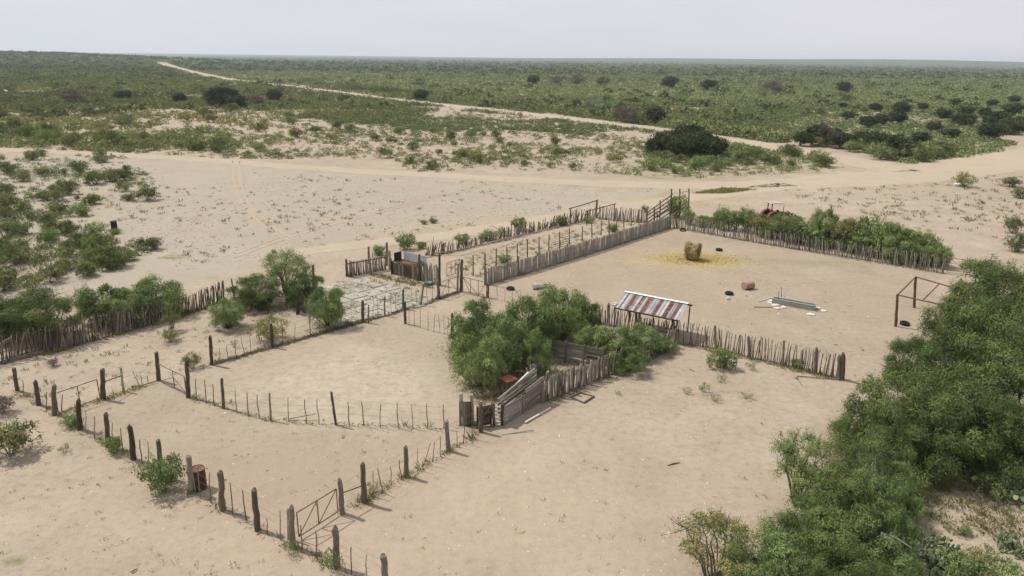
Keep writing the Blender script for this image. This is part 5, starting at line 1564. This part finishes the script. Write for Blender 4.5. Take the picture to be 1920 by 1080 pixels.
B(972, 432, 1.1, 1.5, 'round light green bush beyond the brush fence', 'gbush', 1)
B(940, 442, .6, .9, 'yellowish bush beside bent branch', 'obush', 0)
B(1052, 422, .9, 1.0, 'bush growing into the brush fence near pole frame', 'gbush', 0)
B(945, 492, .7, .8, 'green bush in lane among dark posts', 'gbush', 1)
B(1010, 480, .35, .35, 'low bush at the foot of lane posts', 'gbush', 0)
B(1080, 448, .5, .6, 'wispy bush in lane right of metal panel', 'weed', 1)
B(1148, 434, .7, .8, 'bush in far end of lane behind cane fence', 'gbush', 0)
B(1105, 418, .7, .7, 'bush under the open pole frame', 'gbush', 1)
B(1209, 398, .5, .9, 'yellow bush just beyond far palisade', 'obush', 1)
B(1270, 408, 1.5, 2.7, 'tall green bush growing over loading chute', 'gbush', 0)
B(1290, 420, 1.0, 1.7, 'bush at corner where palisades meet', 'gbush', 1)
B(812, 376 + 42, .55, .5, 'pair of low bushes on the flat behind the lane', 'bush', 0)
B(795, 420, .5, .45, 'left low bush of the pair on the flat', 'bush', 1)
GK = 'bushes growing along the back palisade'
for k in range(27):
    s = k / 26
    x = 1315 + s * 440 + random.uniform(-6, 6); y = 424 + s * 76 + random.uniform(-3, 5)
    r = .9 + .75 * math.sin(s * 3.0) + random.uniform(-.1, .25) + (.3 if .55 < s < .95 else 0)
    hb_ = float(np.interp(s, [0, .12, .3, .42, .6, .88, 1], [1.6, 2.5, 2.3, 2.7, 3.3, 3.5, 2.1])) * random.uniform(.62, 1.22)
    plant(random.choice(['gbush', 'bright', 'airy', 'bright']), at(x, y - 2), r * 1.0, hb_, 'bush', 'leafy green bush in the row along the back palisade, ' + ('left of the tractor' if x < 1425 else 'in front of the tractor' if x < 1505 else 'between the tractor and its middle' if x < 1610 else 'towards its right end'), 'bush', GK + (' left of the tractor' if x < 1425 else ' before the tractor' if x < 1505 else ' middle' if x < 1610 else ' right end'))
# --- bushes on the right flat, the dark clump and single dark junipers
B(1806, 350, 1.6, 2.2, 'lone grey green bush with white sheet under it', 'obush', 0)
B(1895, 350, 1.5, 1.5, 'low wide bush at right edge on the flat', 'bush', 1)
B(1915, 372, 1.3, 1.7, 'bush cut by right edge on the flat', 'bush', 2)
GD = 'dark trees of the clump beside the junction'
for (x, y, r, h) in ((1240, 288, 2.6, 4.2), (1265, 292, 2.8, 5.0), (1290, 291, 3.0, 5.6), (1312, 296, 3.0, 5.0), (1335, 300, 2.6, 4.0), (1280, 298, 2.6, 4.6), (1225, 290, 1.8, 2.8)):
    plant('jun', at(x, y), r, h, 'juniper_tree', 'dark evergreen tree in dense clump left of the road junction', 'tree', GD)
GJ = 'dark round junipers scattered right of the road'
for (x, y, r, h) in ((1530, 272, 3, 4.4), (1505, 274, 2.2, 3.0), (1570, 278, 2.6, 3.4), (1610, 278, 2.6, 3.6), (1640, 286, 3.0, 4.0), (1670, 292, 3.2, 4.0), (1700, 296, 2.6, 3.2), (1560, 266, 2.0, 3), (1590, 225, 2.2, 2.6), (1640, 209, 2.6, 3), (1690, 214, 3.2, 3.6), (1680, 232, 3.2, 3.6), (1650, 235, 2.2, 3.2),
                     (1625, 239, 2.6, 3.0), (1770, 226, 2.8, 3.2), (1805, 238, 3.4, 3.6), (1812, 217, 2.4, 3), (1845, 219, 2.2, 3), (1896, 217, 3.4, 4.4), (1865, 238, 3.8, 4.4), (1858, 262, 3.2, 4.0), (1890, 252, 3.4, 4.2), (1915, 248, 3.0, 4.0), (1750, 246, 2.2, 2.4), (1780, 258, 2.4, 2.2), (1725, 270, 2.2, 2.6),
                     (1690, 205, 2.2, 3), (1580, 203, 1.8, 2.2), (1730, 206, 2, 2.6), (1790, 198, 2.6, 3), (1900, 193, 3, 3.4), (1860, 200, 2.4, 3)):
    plant('jun', at(x, y), r, h, 'juniper_tree', 'dark round juniper right of the dirt road, ' + ('in the thicket beside the junction' if y > 262 and x < 1720 else 'at the right edge of photo' if x > 1830 else 'on the open slope above the junction'), 'tree', GJ + (' thicket' if y > 262 and x < 1720 else ' edge' if x > 1830 else ' slope'), parts=False)
for (x, y, r, h, lab) in ((420, 203, 5.4, 6.6, 'broad black green tree clump left of the long road'), (406, 200, 3.8, 5.2, 'left lobe of black green tree clump left of road'), (440, 204, 4.2, 4.4, 'right lobe of black green tree clump left of road'), (515, 190, 3.2, 4.4, 'dark round tree right of the black green clump'), (338, 193, 2.6, 3.6, 'dark round tree left of the black green clump'), (225, 188, 2.2, 3.4, 'left tree of far dark pair at left'), (239, 187, 2.2, 3.6, 'right tree of far dark pair at left'),
                     (789, 188, 3.4, 4.4, 'dark round tree on far side of the long road'), (1000, 158, 4.5, 6, 'lone dark tree far out in green field'), (1255, 166, 5.5, 7.5, 'large dark tree far out in green field, right of centre'), (1582, 174, 4.5, 6, 'single round tree in green field at right'), (1330, 170, 5, 6, 'dark tree left of purple brown thicket'), (1228, 232, 3, 4.5, 'dark tree near road right of dry thicket')):
    plant('jun', at(x, y), r, h, 'juniper_tree', lab, 'tree', None, parts=False)
for (x, y, r, h, lab) in ((1165, 230, 3.4, 4.6, 'left half of greyish dry thicket by the road'), (1180, 231, 3.2, 4.4, 'right half of greyish dry thicket by the road'), (1445, 177, 8, 7, 'purple brown dry thicket far out in green field'), (1042, 160, 6, 5.5, 'left dry thicket far out in green field'), (1082, 162, 7, 6, 'middle dry thicket far out in green field'), (1130, 163, 6, 6.5, 'right reddish dry thicket far out in green field'), (1540, 274, 2.2, 4.6, 'dry reddish tree among dark junipers by road'), (480, 200, 4.5, 4, 'grey dry thicket between two dark trees'), (140, 195, 6, 5, 'grey dry thicket at far left')):
    plant('dead', at(x, y), r, h, 'dry_thicket', lab, 'bush', None, parts=False)

# --- bushes one by one: left of the flat and on the mid ground
def scatter_px(poly, n, seed, rag=1.0):
    rr = np.random.default_rng(seed)
    xs = [p[0] for p in poly]; ys = [p[1] for p in poly]
    out = []
    while len(out) < n:
        u = rr.uniform(min(xs) - 60, max(xs) + 60, max(400, n)); v = rr.uniform(max(108, min(ys) - 12), max(ys) + 12, max(400, n))
        x, y = at_np(u, v)
        rg = max(rag, 0.0); k = np.clip((v - 100) / 130, .1, 1.3) * rg
        ok = inpoly(u + ((vnoise(x, y, 16, 4) - .5) * 110 + (vnoise(x, y, 55, 5) - .5) * 130) * rg, v + ((vnoise(x, y, 14, 6) - .5) * .9 + (vnoise(x, y, 50, 7) - .5) * .8) * 22 * k, poly)
        u, v, x, y = u[ok], v[ok], x[ok], y[ok]
        ok = off_road(x, y) if rag >= 0 else np.ones(len(x), bool)
        out += list(zip(u[ok], v[ok]))
    return out[:n]
GL = 'scrub bushes left of the bare flat'
big = [(30, 495, 1.5, 1.9), (190, 495, 1.3, 1.6), (205, 505, 1.2, 1.4), (60, 545, 1.2, 1.4), (95, 530, 1.0, 1.5), (170, 475, 1.1, 1.5), (290, 468, .9, 1.2), (130, 365, 1.5, 1.8), (275, 376, 1.5, 1.8), (240, 376, 1.0, .8), (180, 345, 1.8, 2.0), (215, 340, 1.7, 1.8), (235, 338, 1.4, 1.5), (150, 325, 1.6, 2.0), (15, 395, 1.6, 2.0), (60, 300, 1.4, 1.6), (75, 292, 1.5, 1.3), (190, 305, 1.8, 1.2), (130, 440, 1.2, 1.4), (90, 425, 1.4, 1.6), (40, 440, 1.5, 1.5), (150, 405, 1.3, 1.3), (110, 400, 1.3, 1.2), (215, 438, .8, .5), (10, 545, 1.0, 1.3), (120, 505, .8, .9), (150, 455, 1, 1.1), (40, 340, 1.6, 1.6), (15, 325, 1.8, 1.7), (85, 330, 1.5, 1.3), (5, 365, 1.5, 1.6), (85, 375, 1.2, 1.2)]
for (x, y, r, h) in big:
    plant(random.choice(['bush', 'bush', 'bush', 'gbush']), at(x, y), r, h, 'scrub_bush', 'large green scrub bush left of the flat, ' + ('near the crossing track' if y < 350 else 'level with the black drum' if y < 450 else 'just above the left palisade'), 'bush', GL + (' far' if y < 350 else ' middle' if y < 450 else ' near'))
for (u, v) in scatter_px(Z_NEARL, 96, 21):
    r = random.uniform(.45, 1.25)
    plant(random.choice(['bush', 'bush', 'bush', 'obush', 'gbush']), at(u, v), r, r * random.uniform(1.1, 1.5), 'scrub_bush', 'smaller scrub bush left of the flat, ' + ('near the crossing track' if v < 350 else 'level with the black drum' if v < 450 else 'just above the left palisade'), 'bush', 'small scrub bushes left of the bare flat' + (' far' if v < 350 else ' middle' if v < 450 else ' near'), parts=False)
for (u, v) in scatter_px([(0, 210), (330, 208), (640, 212), (720, 240), (1000, 262), (1200, 290), (1180, 325), (900, 318), (650, 300), (400, 290), (0, 270)], 96, 22):
    far_ = 1 - (v - 215) / 110
    r = random.uniform(.8, 1.7) * (1 + .4 * far_) * (1.15 if u < 450 else .85)
    plant(random.choice(['bush', 'bush', 'bush', 'gbush', 'obush']), at(u, v), r, r * random.uniform(1.0, 1.4), 'scrub_bush', 'scrub bush beyond the crossing track, ' + ('in the left third of photo' if u < 640 else 'in the middle of photo' if u < 960 else 'left of the dark tree clump'), 'bush', 'scrub bushes beyond the crossing track' + (' left' if u < 640 else ' middle' if u < 960 else ' right'), parts=False)
for (u, v) in scatter_px([(1230, 300), (1350, 284), (1440, 284), (1530, 294), (1600, 312), (1560, 320), (1420, 310), (1330, 330), (1240, 325)], 40, 23, .3):
    r = random.uniform(1.0, 2.1)
    plant(random.choice(['bush', 'bush', 'gbush']), at(u, v), r, r * random.uniform(.85, 1.2), 'scrub_bush', 'green bush in the strip between dark clump and junction', 'bush', 'bushes between clump and junction', parts=False)
for (u, v) in scatter_px([(1560, 268), (1640, 278), (1780, 284), (1810, 300), (1780, 306), (1690, 304), (1600, 288), (1520, 276)], 34, 24, .2):
    r = random.uniform(1.6, 2.8)
    plant(random.choice(['bush', 'bush', 'gbush']), at(u, v), r, r * random.uniform(.9, 1.2), 'scrub_bush', 'bush in the dense thicket along the far side of junction', 'bush', 'thicket bushes beyond the junction', parts=False)

# --- the rest of the scrub: a mass nobody could count
def scrub_mesh(name, x, y, r, h, per, mat, seed, val_shift=0.0, patch=60.0, fl=1.0):
    rr = np.random.default_rng(seed)
    n = len(x)
    base = np.stack([x, y, gz(x, y)], 1)
    bv = np.clip(vnoise(x, y, patch, seed) * .40 + vnoise(x, y, patch * .25, seed + 3) * .25 + rr.uniform(-.05, .33, n) + val_shift, 0, 1)
    Bc = np.repeat(base, per, 0); R = np.repeat(r, per); Hh = np.repeat(h, per)
    m = len(Bc)
    a = rr.uniform(0, 6.283, m); cz = rr.uniform(0, 1, m)
    rad = np.sqrt(1 - cz ** 2) * rr.uniform(.45, 1.0, m)
    off = np.stack([np.cos(a) * rad * R, np.sin(a) * rad * R, (cz * rr.uniform(.55, 1.0, m)) * Hh * .92], 1)
    d = rr.normal(size=(m, 3)); d[:, 2] += .35
    L = R * rr.uniform(.35, .65, m) * fl; W = R * rr.uniform(.20, .38, m) * fl
    V = leaf_quads(Bc + off - unit(d) * (L * .5)[:, None], d, L, W, rr, unit(off / np.stack([R, R, Hh], 1)) * 1.0)
    return fast_mesh(name, V, 4, mat, np.clip(np.repeat(bv, per) + rr.uniform(-.12, .12, m), 0, 1))
def stuff(name, me, label, cat):
    o = mesh_obj(name, me); o['kind'] = 'stuff'; o['label'] = label; o['category'] = cat
    return o
def zpts(poly, n, seed, vpow=1.0):
    P = np.array(scatter_px(poly, n, seed))
    x, y = at_np(P[:, 0], P[:, 1])
    return x, y, np.hypot(x, y)
rr_ = np.random.default_rng(5)
# green field right of the long road
x, y, D = zpts([(300, 123), (700, 116), (1300, 121), (1960, 129), (1960, 200), (1500, 212), (1500, 272), (1400, 272), (1330, 262), (1240, 246), (1000, 218), (740, 188), (500, 158), (420, 148)], 34000, 31)
k = (STREAK(x, y) < .84) | (rr_.uniform(size=len(x)) < .3); x, y, D = x[k], y[k], D[k]
r = np.clip(D / 260, .75, 9) * rr_.uniform(.6, 1.25, len(x)); h = np.clip(.75 + D / 900, .75, 2.6) * rr_.uniform(.6, 1.3, len(x))
k = D < 330
stuff('field_scrub', scrub_mesh('field_scrub', x[k], y[k], r[k], h[k], 26, 'leaf_field', 41, .08, 60, .75), 'low green scrub covering the field right of long road', 'scrub')
k = ~k
stuff('field_scrub', scrub_mesh('field_scrub_far', x[k], y[k], r[k], h[k], 9, 'leaf_field', 42, .05, 220), 'far green scrub reaching to the horizon', 'scrub')
# left field, darker
x, y, D = zpts([(-60, 104), (300, 110), (300, 127), (430, 152), (700, 180), (820, 196), (800, 226), (600, 218), (480, 206), (330, 206), (150, 204), (-60, 210)], 12500, 32)
k = (STREAK(x, y) < .78) | (rr_.uniform(size=len(x)) < .25); x, y, D = x[k], y[k], D[k]
r = np.clip(D / 220, .9, 8) * rr_.uniform(.6, 1.3, len(x)); h = np.clip(.9 + D / 650, .9, 3.2) * rr_.uniform(.6, 1.3, len(x))
stuff('left_scrub', scrub_mesh('left_scrub', x, y, r, h, 15, 'leaf_creosote', 43, .02, 60, .9), 'dense dark scrub left of the long road', 'scrub')
x, y, D = zpts([(100, 140), (430, 152), (900, 140), (1500, 150), (1920, 160), (1920, 215), (1500, 225), (1300, 240), (1000, 205), (700, 200), (300, 215), (-40, 225), (-40, 140)], 420, 37)
r = rr_.uniform(1.0, 2.6, len(x)) * (1 + D / 600); h = r * rr_.uniform(.6, .95, len(x))
stuff('field_scrub', scrub_mesh('field_scrub_dark', x, y, r, h, 40, 'leaf_creosote', 52, -.22), 'taller dark bushes dotted through the green fields', 'scrub')
x, y, D = zpts([(-60, 130), (300, 130), (430, 152), (900, 130), (1920, 138), (1920, 215), (1500, 225), (1300, 240), (1000, 205), (740, 190), (780, 226), (600, 222), (330, 224), (-60, 236)], 3000, 39)
r = rr_.uniform(.5, 1.3, len(x)) * (1 + D / 350); h = rr_.uniform(.5, 1.0, len(x)) * (1 + D / 900)
stuff('field_grass', scrub_mesh('field_grass', x, y, r, h, 14, 'tuft', 54, .1), 'pale dry grass showing between the field scrub', 'grass')
# far dark tree line under the horizon
u = np.random.default_rng(8).uniform(-60, 1980, 3600); v = 105 + (u / 1920) * 22 - 3 + np.random.default_rng(9).uniform(1, 27, 3600) + np.where(u < 330, 22, 0) * np.random.default_rng(10).uniform(0, 1, 3600)
x, y = at_np(u, v); D = np.hypot(x, y)
k = (D < 6200) & (D > 300) & off_road(x, y, 3); x, y, D = x[k], y[k], D[k]
r = np.clip(D / 200, 2, 7) * rr_.uniform(.5, 1.2, len(x)); h = np.clip(2.2 + D / 900, 2.5, 5.0) * rr_.uniform(.6, 1.2, len(x))
stuff('far_trees', scrub_mesh('far_trees', x, y, r, h, 12, 'leaf_dark', 44, .15, 200), 'dark scattered trees merging below the horizon', 'trees')
# mid ground small scrub and left patchy ground
x, y, D = zpts(Z_MID, 9000, 33)
den = vnoise(x, y, 14, 3); k = (den + rr_.uniform(-.25, .25, len(x)) > .40); x, y, D = x[k], y[k], D[k]
r = rr_.uniform(.18, .75, len(x)) * (1 + D / 400); h = r * rr_.uniform(.6, 1.1, len(x))
stuff('mid_scrub', scrub_mesh('mid_scrub', x, y, r, h, 44, 'leaf_creosote', 45, .15, 60, .6), 'small scrub dotting the sandy mid ground', 'scrub')
x, y, D = zpts([(640, 205), (800, 222), (1000, 232), (1240, 248), (1240, 262), (1000, 252), (820, 246), (640, 226), (560, 222)], 1100, 35)
r = rr_.uniform(.6, 1.5, len(x)); h = r * rr_.uniform(.5, .9, len(x))
stuff('mid_scrub', scrub_mesh('mid_scrub_b', x, y, r, h, 46, 'leaf_field', 49, .0, 60, .6), 'green scrub verge along near side of long road', 'scrub')
x, y, D = zpts([(1440, 200), (1960, 186), (1960, 262), (1850, 300), (1700, 296), (1560, 272), (1440, 255)], 2600, 34)
r = rr_.uniform(.6, 1.7, len(x)); h = r * rr_.uniform(.5, .9, len(x))
stuff('right_scrub', scrub_mesh('right_scrub', x, y, r, h, 42, 'leaf_field', 46, .0, 25, .62), 'low scrub between the junipers right of road', 'scrub')
x, y, D = zpts([(-40, 236), (300, 232), (460, 240), (420, 284), (250, 280), (-40, 268)], 330, 36)
r = rr_.uniform(.7, 1.9, len(x)); h = r * rr_.uniform(.7, 1.1, len(x))
k = vnoise(x, y, 9, 31) > .42; x, y, r, h = x[k], y[k], r[k], h[k]
stuff('mid_scrub', scrub_mesh('mid_scrub_c', x, y, r, h, 70, 'leaf_creosote', 50, .05, 20, .6), 'dense scrub band at left beyond the crossing track', 'scrub')
x, y, D = zpts(Z_NEARL, 1700, 38)
k = vnoise(x, y, 6, 23) + rr_.uniform(-.2, .2, len(x)) > .42; x, y, D = x[k], y[k], D[k]
r = rr_.uniform(.2, .8, len(x)); h = r * rr_.uniform(.8, 1.35, len(x))
stuff('low_scrub', scrub_mesh('low_scrub', x, y, r, h, 70, 'leaf_creosote', 53, .15, 15, .5), 'low scrub between the bushes left of the flat', 'scrub')
# road verge bushes
P = []
for (a, b) in (((1460, 268), (1240, 236)), ((1240, 236), (900, 198)), ((900, 198), (560, 158))):
    for i in range(170):
        s = random.random(); P.append((a[0] + (b[0] - a[0]) * s, a[1] + (b[1] - a[1]) * s - random.uniform(0, 9)))
P = np.array(P); x, y = at_np(P[:, 0], P[:, 1]); D = np.hypot(x, y)
r = rr_.uniform(1.0, 2.4, len(x)) * (1 + D / 900); h = r * rr_.uniform(.7, 1.15, len(x))
stuff('verge_scrub', scrub_mesh('verge_scrub', x, y, r, h, 70, 'leaf_creosote', 47, .05, 60, .6), 'bushes lining the far side of the long road', 'scrub')

RAG0 = scatter_px
def scatter_px(poly, n, seed, rag=0.0):
    return RAG0(poly, n, seed, rag)
# --- tufts of grass and small weeds
def tufts(name, x, y, s, per, mat, seed, label):
    rr = np.random.default_rng(seed); n = len(x)
    B_ = np.repeat(np.stack([x, y, gz(x, y)], 1), per, 0); S = np.repeat(s, per); m = len(B_)
    off = rr.normal(size=(m, 3)) * .35 * S[:, None]; off[:, 2] = 0
    d = off / S[:, None] * 1.5 + rr.normal(size=(m, 3)) * .35; d[:, 2] = np.abs(d[:, 2]) + .7
    me = fast_mesh(name, leaf_quads(B_ + off, d, S * rr.uniform(.5, 1.2, m), S * rr.uniform(.10, .22, m), rr), 4, mat, np.clip(np.repeat(rr.uniform(0, .8, n), per) + rr.uniform(0, .2, m), 0, 1))
    return stuff(name, me, label, 'grass')
P = np.array(scatter_px([(250, 315), (1000, 345), (1250, 355), (1080, 395), (800, 440), (560, 470), (330, 500), (300, 470), (200, 410)], 620, 51))
x, y = at_np(P[:, 0], P[:, 1])
k = vnoise(x, y, 7, 9) + rr_.uniform(-.2, .3, len(x)) > .5
tufts('grass_tufts', x[k], y[k], rr_.uniform(.10, .42, k.sum()) ** 1.0, 14, 'tuft', 61, 'dry grass tufts dotting the bare flat')
P = np.array(scatter_px([(250, 315), (1000, 345), (1250, 355), (1080, 395), (800, 440), (560, 475), (330, 510), (300, 470), (200, 410)], 2600, 51))
x, y = at_np(P[:, 0], P[:, 1])
k = vnoise(x, y, 9, 19) + rr_.uniform(-.3, .3, len(x)) > .45
tufts('grass_tufts', x[k], y[k], rr_.uniform(.05, .15, k.sum()), 7, 'litter', 75, 'dark dry stubble flecking the bare flat')
P = np.array(scatter_px(Z_NEARL + [], 700, 52) + scatter_px(Z_MID, 1500, 53) + scatter_px([(1450, 350), (1920, 320), (1920, 460), (1760, 440), (1500, 380)], 260, 54))
x, y = at_np(P[:, 0], P[:, 1])
tufts('grass_tufts', x, y, rr_.uniform(.15, .55, len(x)), 12, 'tuft', 62, 'dry grass and weeds between the scrub bushes')
P = np.array(scatter_px([(0, 690), (300, 620), (420, 590), (640, 560), (620, 625), (400, 690), (150, 760), (0, 740)], 130, 55) + scatter_px([(1700, 905), (1920, 900), (1920, 1010), (1800, 1010), (1700, 960)], 420, 56)
             + scatter_px([(640, 525), (690, 515), (830, 560), (650, 612), (560, 590)], 260, 57) + scatter_px([(690, 512), (780, 525), (820, 545), (700, 520)], 160, 58) + scatter_px([(830, 500), (960, 455), (1200, 405), (1215, 425), (1000, 490), (900, 520)], 420, 59)
             + scatter_px([(850, 690), (1000, 700), (1000, 740), (900, 760)], 240, 60))
x, y = at_np(P[:, 0], P[:, 1])
tufts('grass_tufts', x, y, rr_.uniform(.08, .28, len(x)), 12, 'tuft', 63, 'green and yellow grass tufts in the yards and lane')
P = np.array(scatter_px([(0, 760), (300, 900), (560, 1080), (0, 1080)], 90, 64) + scatter_px([(700, 900), (1500, 720), (1450, 1080), (760, 1080)], 60, 65) + scatter_px([(360, 740), (830, 810), (640, 950), (260, 840), (110, 760)], 60, 66) + scatter_px([(1000, 560), (1600, 500), (1650, 690), (1300, 600)], 60, 67))
x, y = at_np(P[:, 0], P[:, 1])
tufts('grass_tufts', x, y, rr_.uniform(.05, .16, len(x)), 9, 'tuft', 68, 'tiny dry tufts scattered over the trampled pens')
P = np.array(scatter_px([(1300, 363), (1360, 354), (1415, 356), (1360, 363)], 420, 69, -1))
x, y = at_np(P[:, 0], P[:, 1])
tufts('grass_tufts', x, y, rr_.uniform(.2, .42, len(x)), 14, 'leaf_olive', 70, 'bright green grass patch on the track beyond the pens')

wp = []
for pix, n_ in (([(33, 732), (150, 806), (301, 893), (548, 1026), (640, 1068)], 70), ([(642, 963), (761, 894), (902, 811)], 45), ([(397, 684), (511, 651), (640, 613), (720, 592), (864, 547)], 80), ([(353, 742), (508, 789), (832, 803)], 22), ([(1276, 646), (1420, 678), (1570, 712)], 60), ([(1030, 756), (1262, 652)], 60), ([(908, 537), (1258, 428)], 40), ([(60, 672), (310, 605), (420, 566)], 60), ([(110, 780), (194, 750), (297, 716)], 40)):
    q_ = [at(*p) for p in pix]
    for _ in range(n_):
        i = random.randrange(len(q_) - 1); p = q_[i].lerp(q_[i + 1], random.random()); wp.append((p.x + random.gauss(0, .14), p.y + random.gauss(0, .14)))
wp = np.array(wp)
tufts('fence_weeds', wp[:, 0], wp[:, 1], rr_.uniform(.07, .30, len(wp)), 16, 'leaf_olive', 76, 'green and dry weeds along the feet of the fences')
# --- brush litter and weeds along the fence feet, partly imitating shade there
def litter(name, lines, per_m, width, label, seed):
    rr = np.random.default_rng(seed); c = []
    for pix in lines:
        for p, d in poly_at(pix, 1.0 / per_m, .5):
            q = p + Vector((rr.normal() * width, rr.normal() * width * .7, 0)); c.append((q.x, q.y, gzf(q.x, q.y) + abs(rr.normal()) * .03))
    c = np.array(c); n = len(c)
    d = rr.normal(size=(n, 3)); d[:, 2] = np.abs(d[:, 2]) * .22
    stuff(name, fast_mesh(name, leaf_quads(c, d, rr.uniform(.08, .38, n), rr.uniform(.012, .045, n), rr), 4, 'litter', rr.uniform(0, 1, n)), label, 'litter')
litter('brush_litter', [[(397, 684), (511, 651), (640, 615), (720, 592), (790, 572), (864, 547)]], 240, .11, 'dark twigs and litter doubling as berm shadow along foot of long wire fence', 71)  # debris, and dark slivers standing in for the low berm's shadow line
litter('brush_litter', [[(1020, 756), (1150, 703), (1265, 650)], [(0, 684), (150, 648), (310, 603), (410, 570)], [(1272, 644), (1420, 677), (1576, 713)], [(860, 800), (940, 800)], [(800, 484), (900, 462), (1000, 438), (1110, 412)], [(1262, 428), (1560, 480), (1771, 514)], [(908, 537), (1258, 428)]], 45, .14, 'twigs and litter doubling as shade along the foot of the stake fences', 72)  # real litter that also darkens the ground as shade below the stakes
litter('brush_litter', [[(900, 700), (960, 690), (1000, 670)], [(870, 660), (900, 640)], [(1560, 960), (1620, 940)], [(500, 590), (560, 570)], [(1060, 690), (1180, 690)]], 220, .9, 'fallen leaf litter under the mesquite trees', 73)
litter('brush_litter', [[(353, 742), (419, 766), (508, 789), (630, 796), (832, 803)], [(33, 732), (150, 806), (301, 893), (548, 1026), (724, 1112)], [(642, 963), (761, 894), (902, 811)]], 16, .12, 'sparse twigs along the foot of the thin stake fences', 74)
# a few sticks lying on the sand
for (x0, y0, x1, y1, lab) in ((1252, 873, 1275, 867, 'short crooked stick on sand near the centre right'), (1490, 686 + 22, 1497, 712, 'little stick on the sand by stake fence end'), (1292, 692, 1302, 697, 'small piece of wood on sand below the bush'), (315, 945, 322, 952, 'dark scrap of wood on the sand below bush'), (246, 1073, 258, 1066, 'bent dark stick at the bottom left')):
    o = MB().tube([at(x0, y0, .03), at((x0 + x1) / 2, (y0 + y1) / 2 - 1, .05), at(x1, y1, .03)], [.03, .028, .015], 5, .2).build('fallen_stick', 'wood_post')
    tag(o, lab, 'stick')

# ================================================================== AIR
def haze():
    mb = MB()
    x, y0, y1, z0, z1 = 6500.0, -1200.0, 7000.0, -1.0, 60.0
    mb.box((0, (y0 + y1) / 2, (z0 + z1) / 2), (x, 0, 0), (0, (y1 - y0) / 2, 0), (0, 0, (z1 - z0) / 2))
    me = bpy.data.meshes.new('haze'); me.from_pydata(mb.v, [], mb.f)
    m = bpy.data.materials.new('haze_air'); m.use_nodes = True
    nt = m.node_tree; nt.nodes.clear()
    out = nt.nodes.new('ShaderNodeOutputMaterial'); vol = nt.nodes.new('ShaderNodeVolumePrincipled')
    vol.inputs['Color'].default_value = (0.86, 0.92, 1.0, 1); vol.inputs['Density'].default_value = 0.00013
    vol.inputs['Anisotropy'].default_value = 0.2
    nt.links.new(vol.outputs[0], out.inputs['Volume'])
    me.materials.append(m); me.update()
    o = mesh_obj('haze', me); o['kind'] = 'stuff'; o['label'] = 'thin pale haze in the distance'; o['category'] = 'haze'
haze()
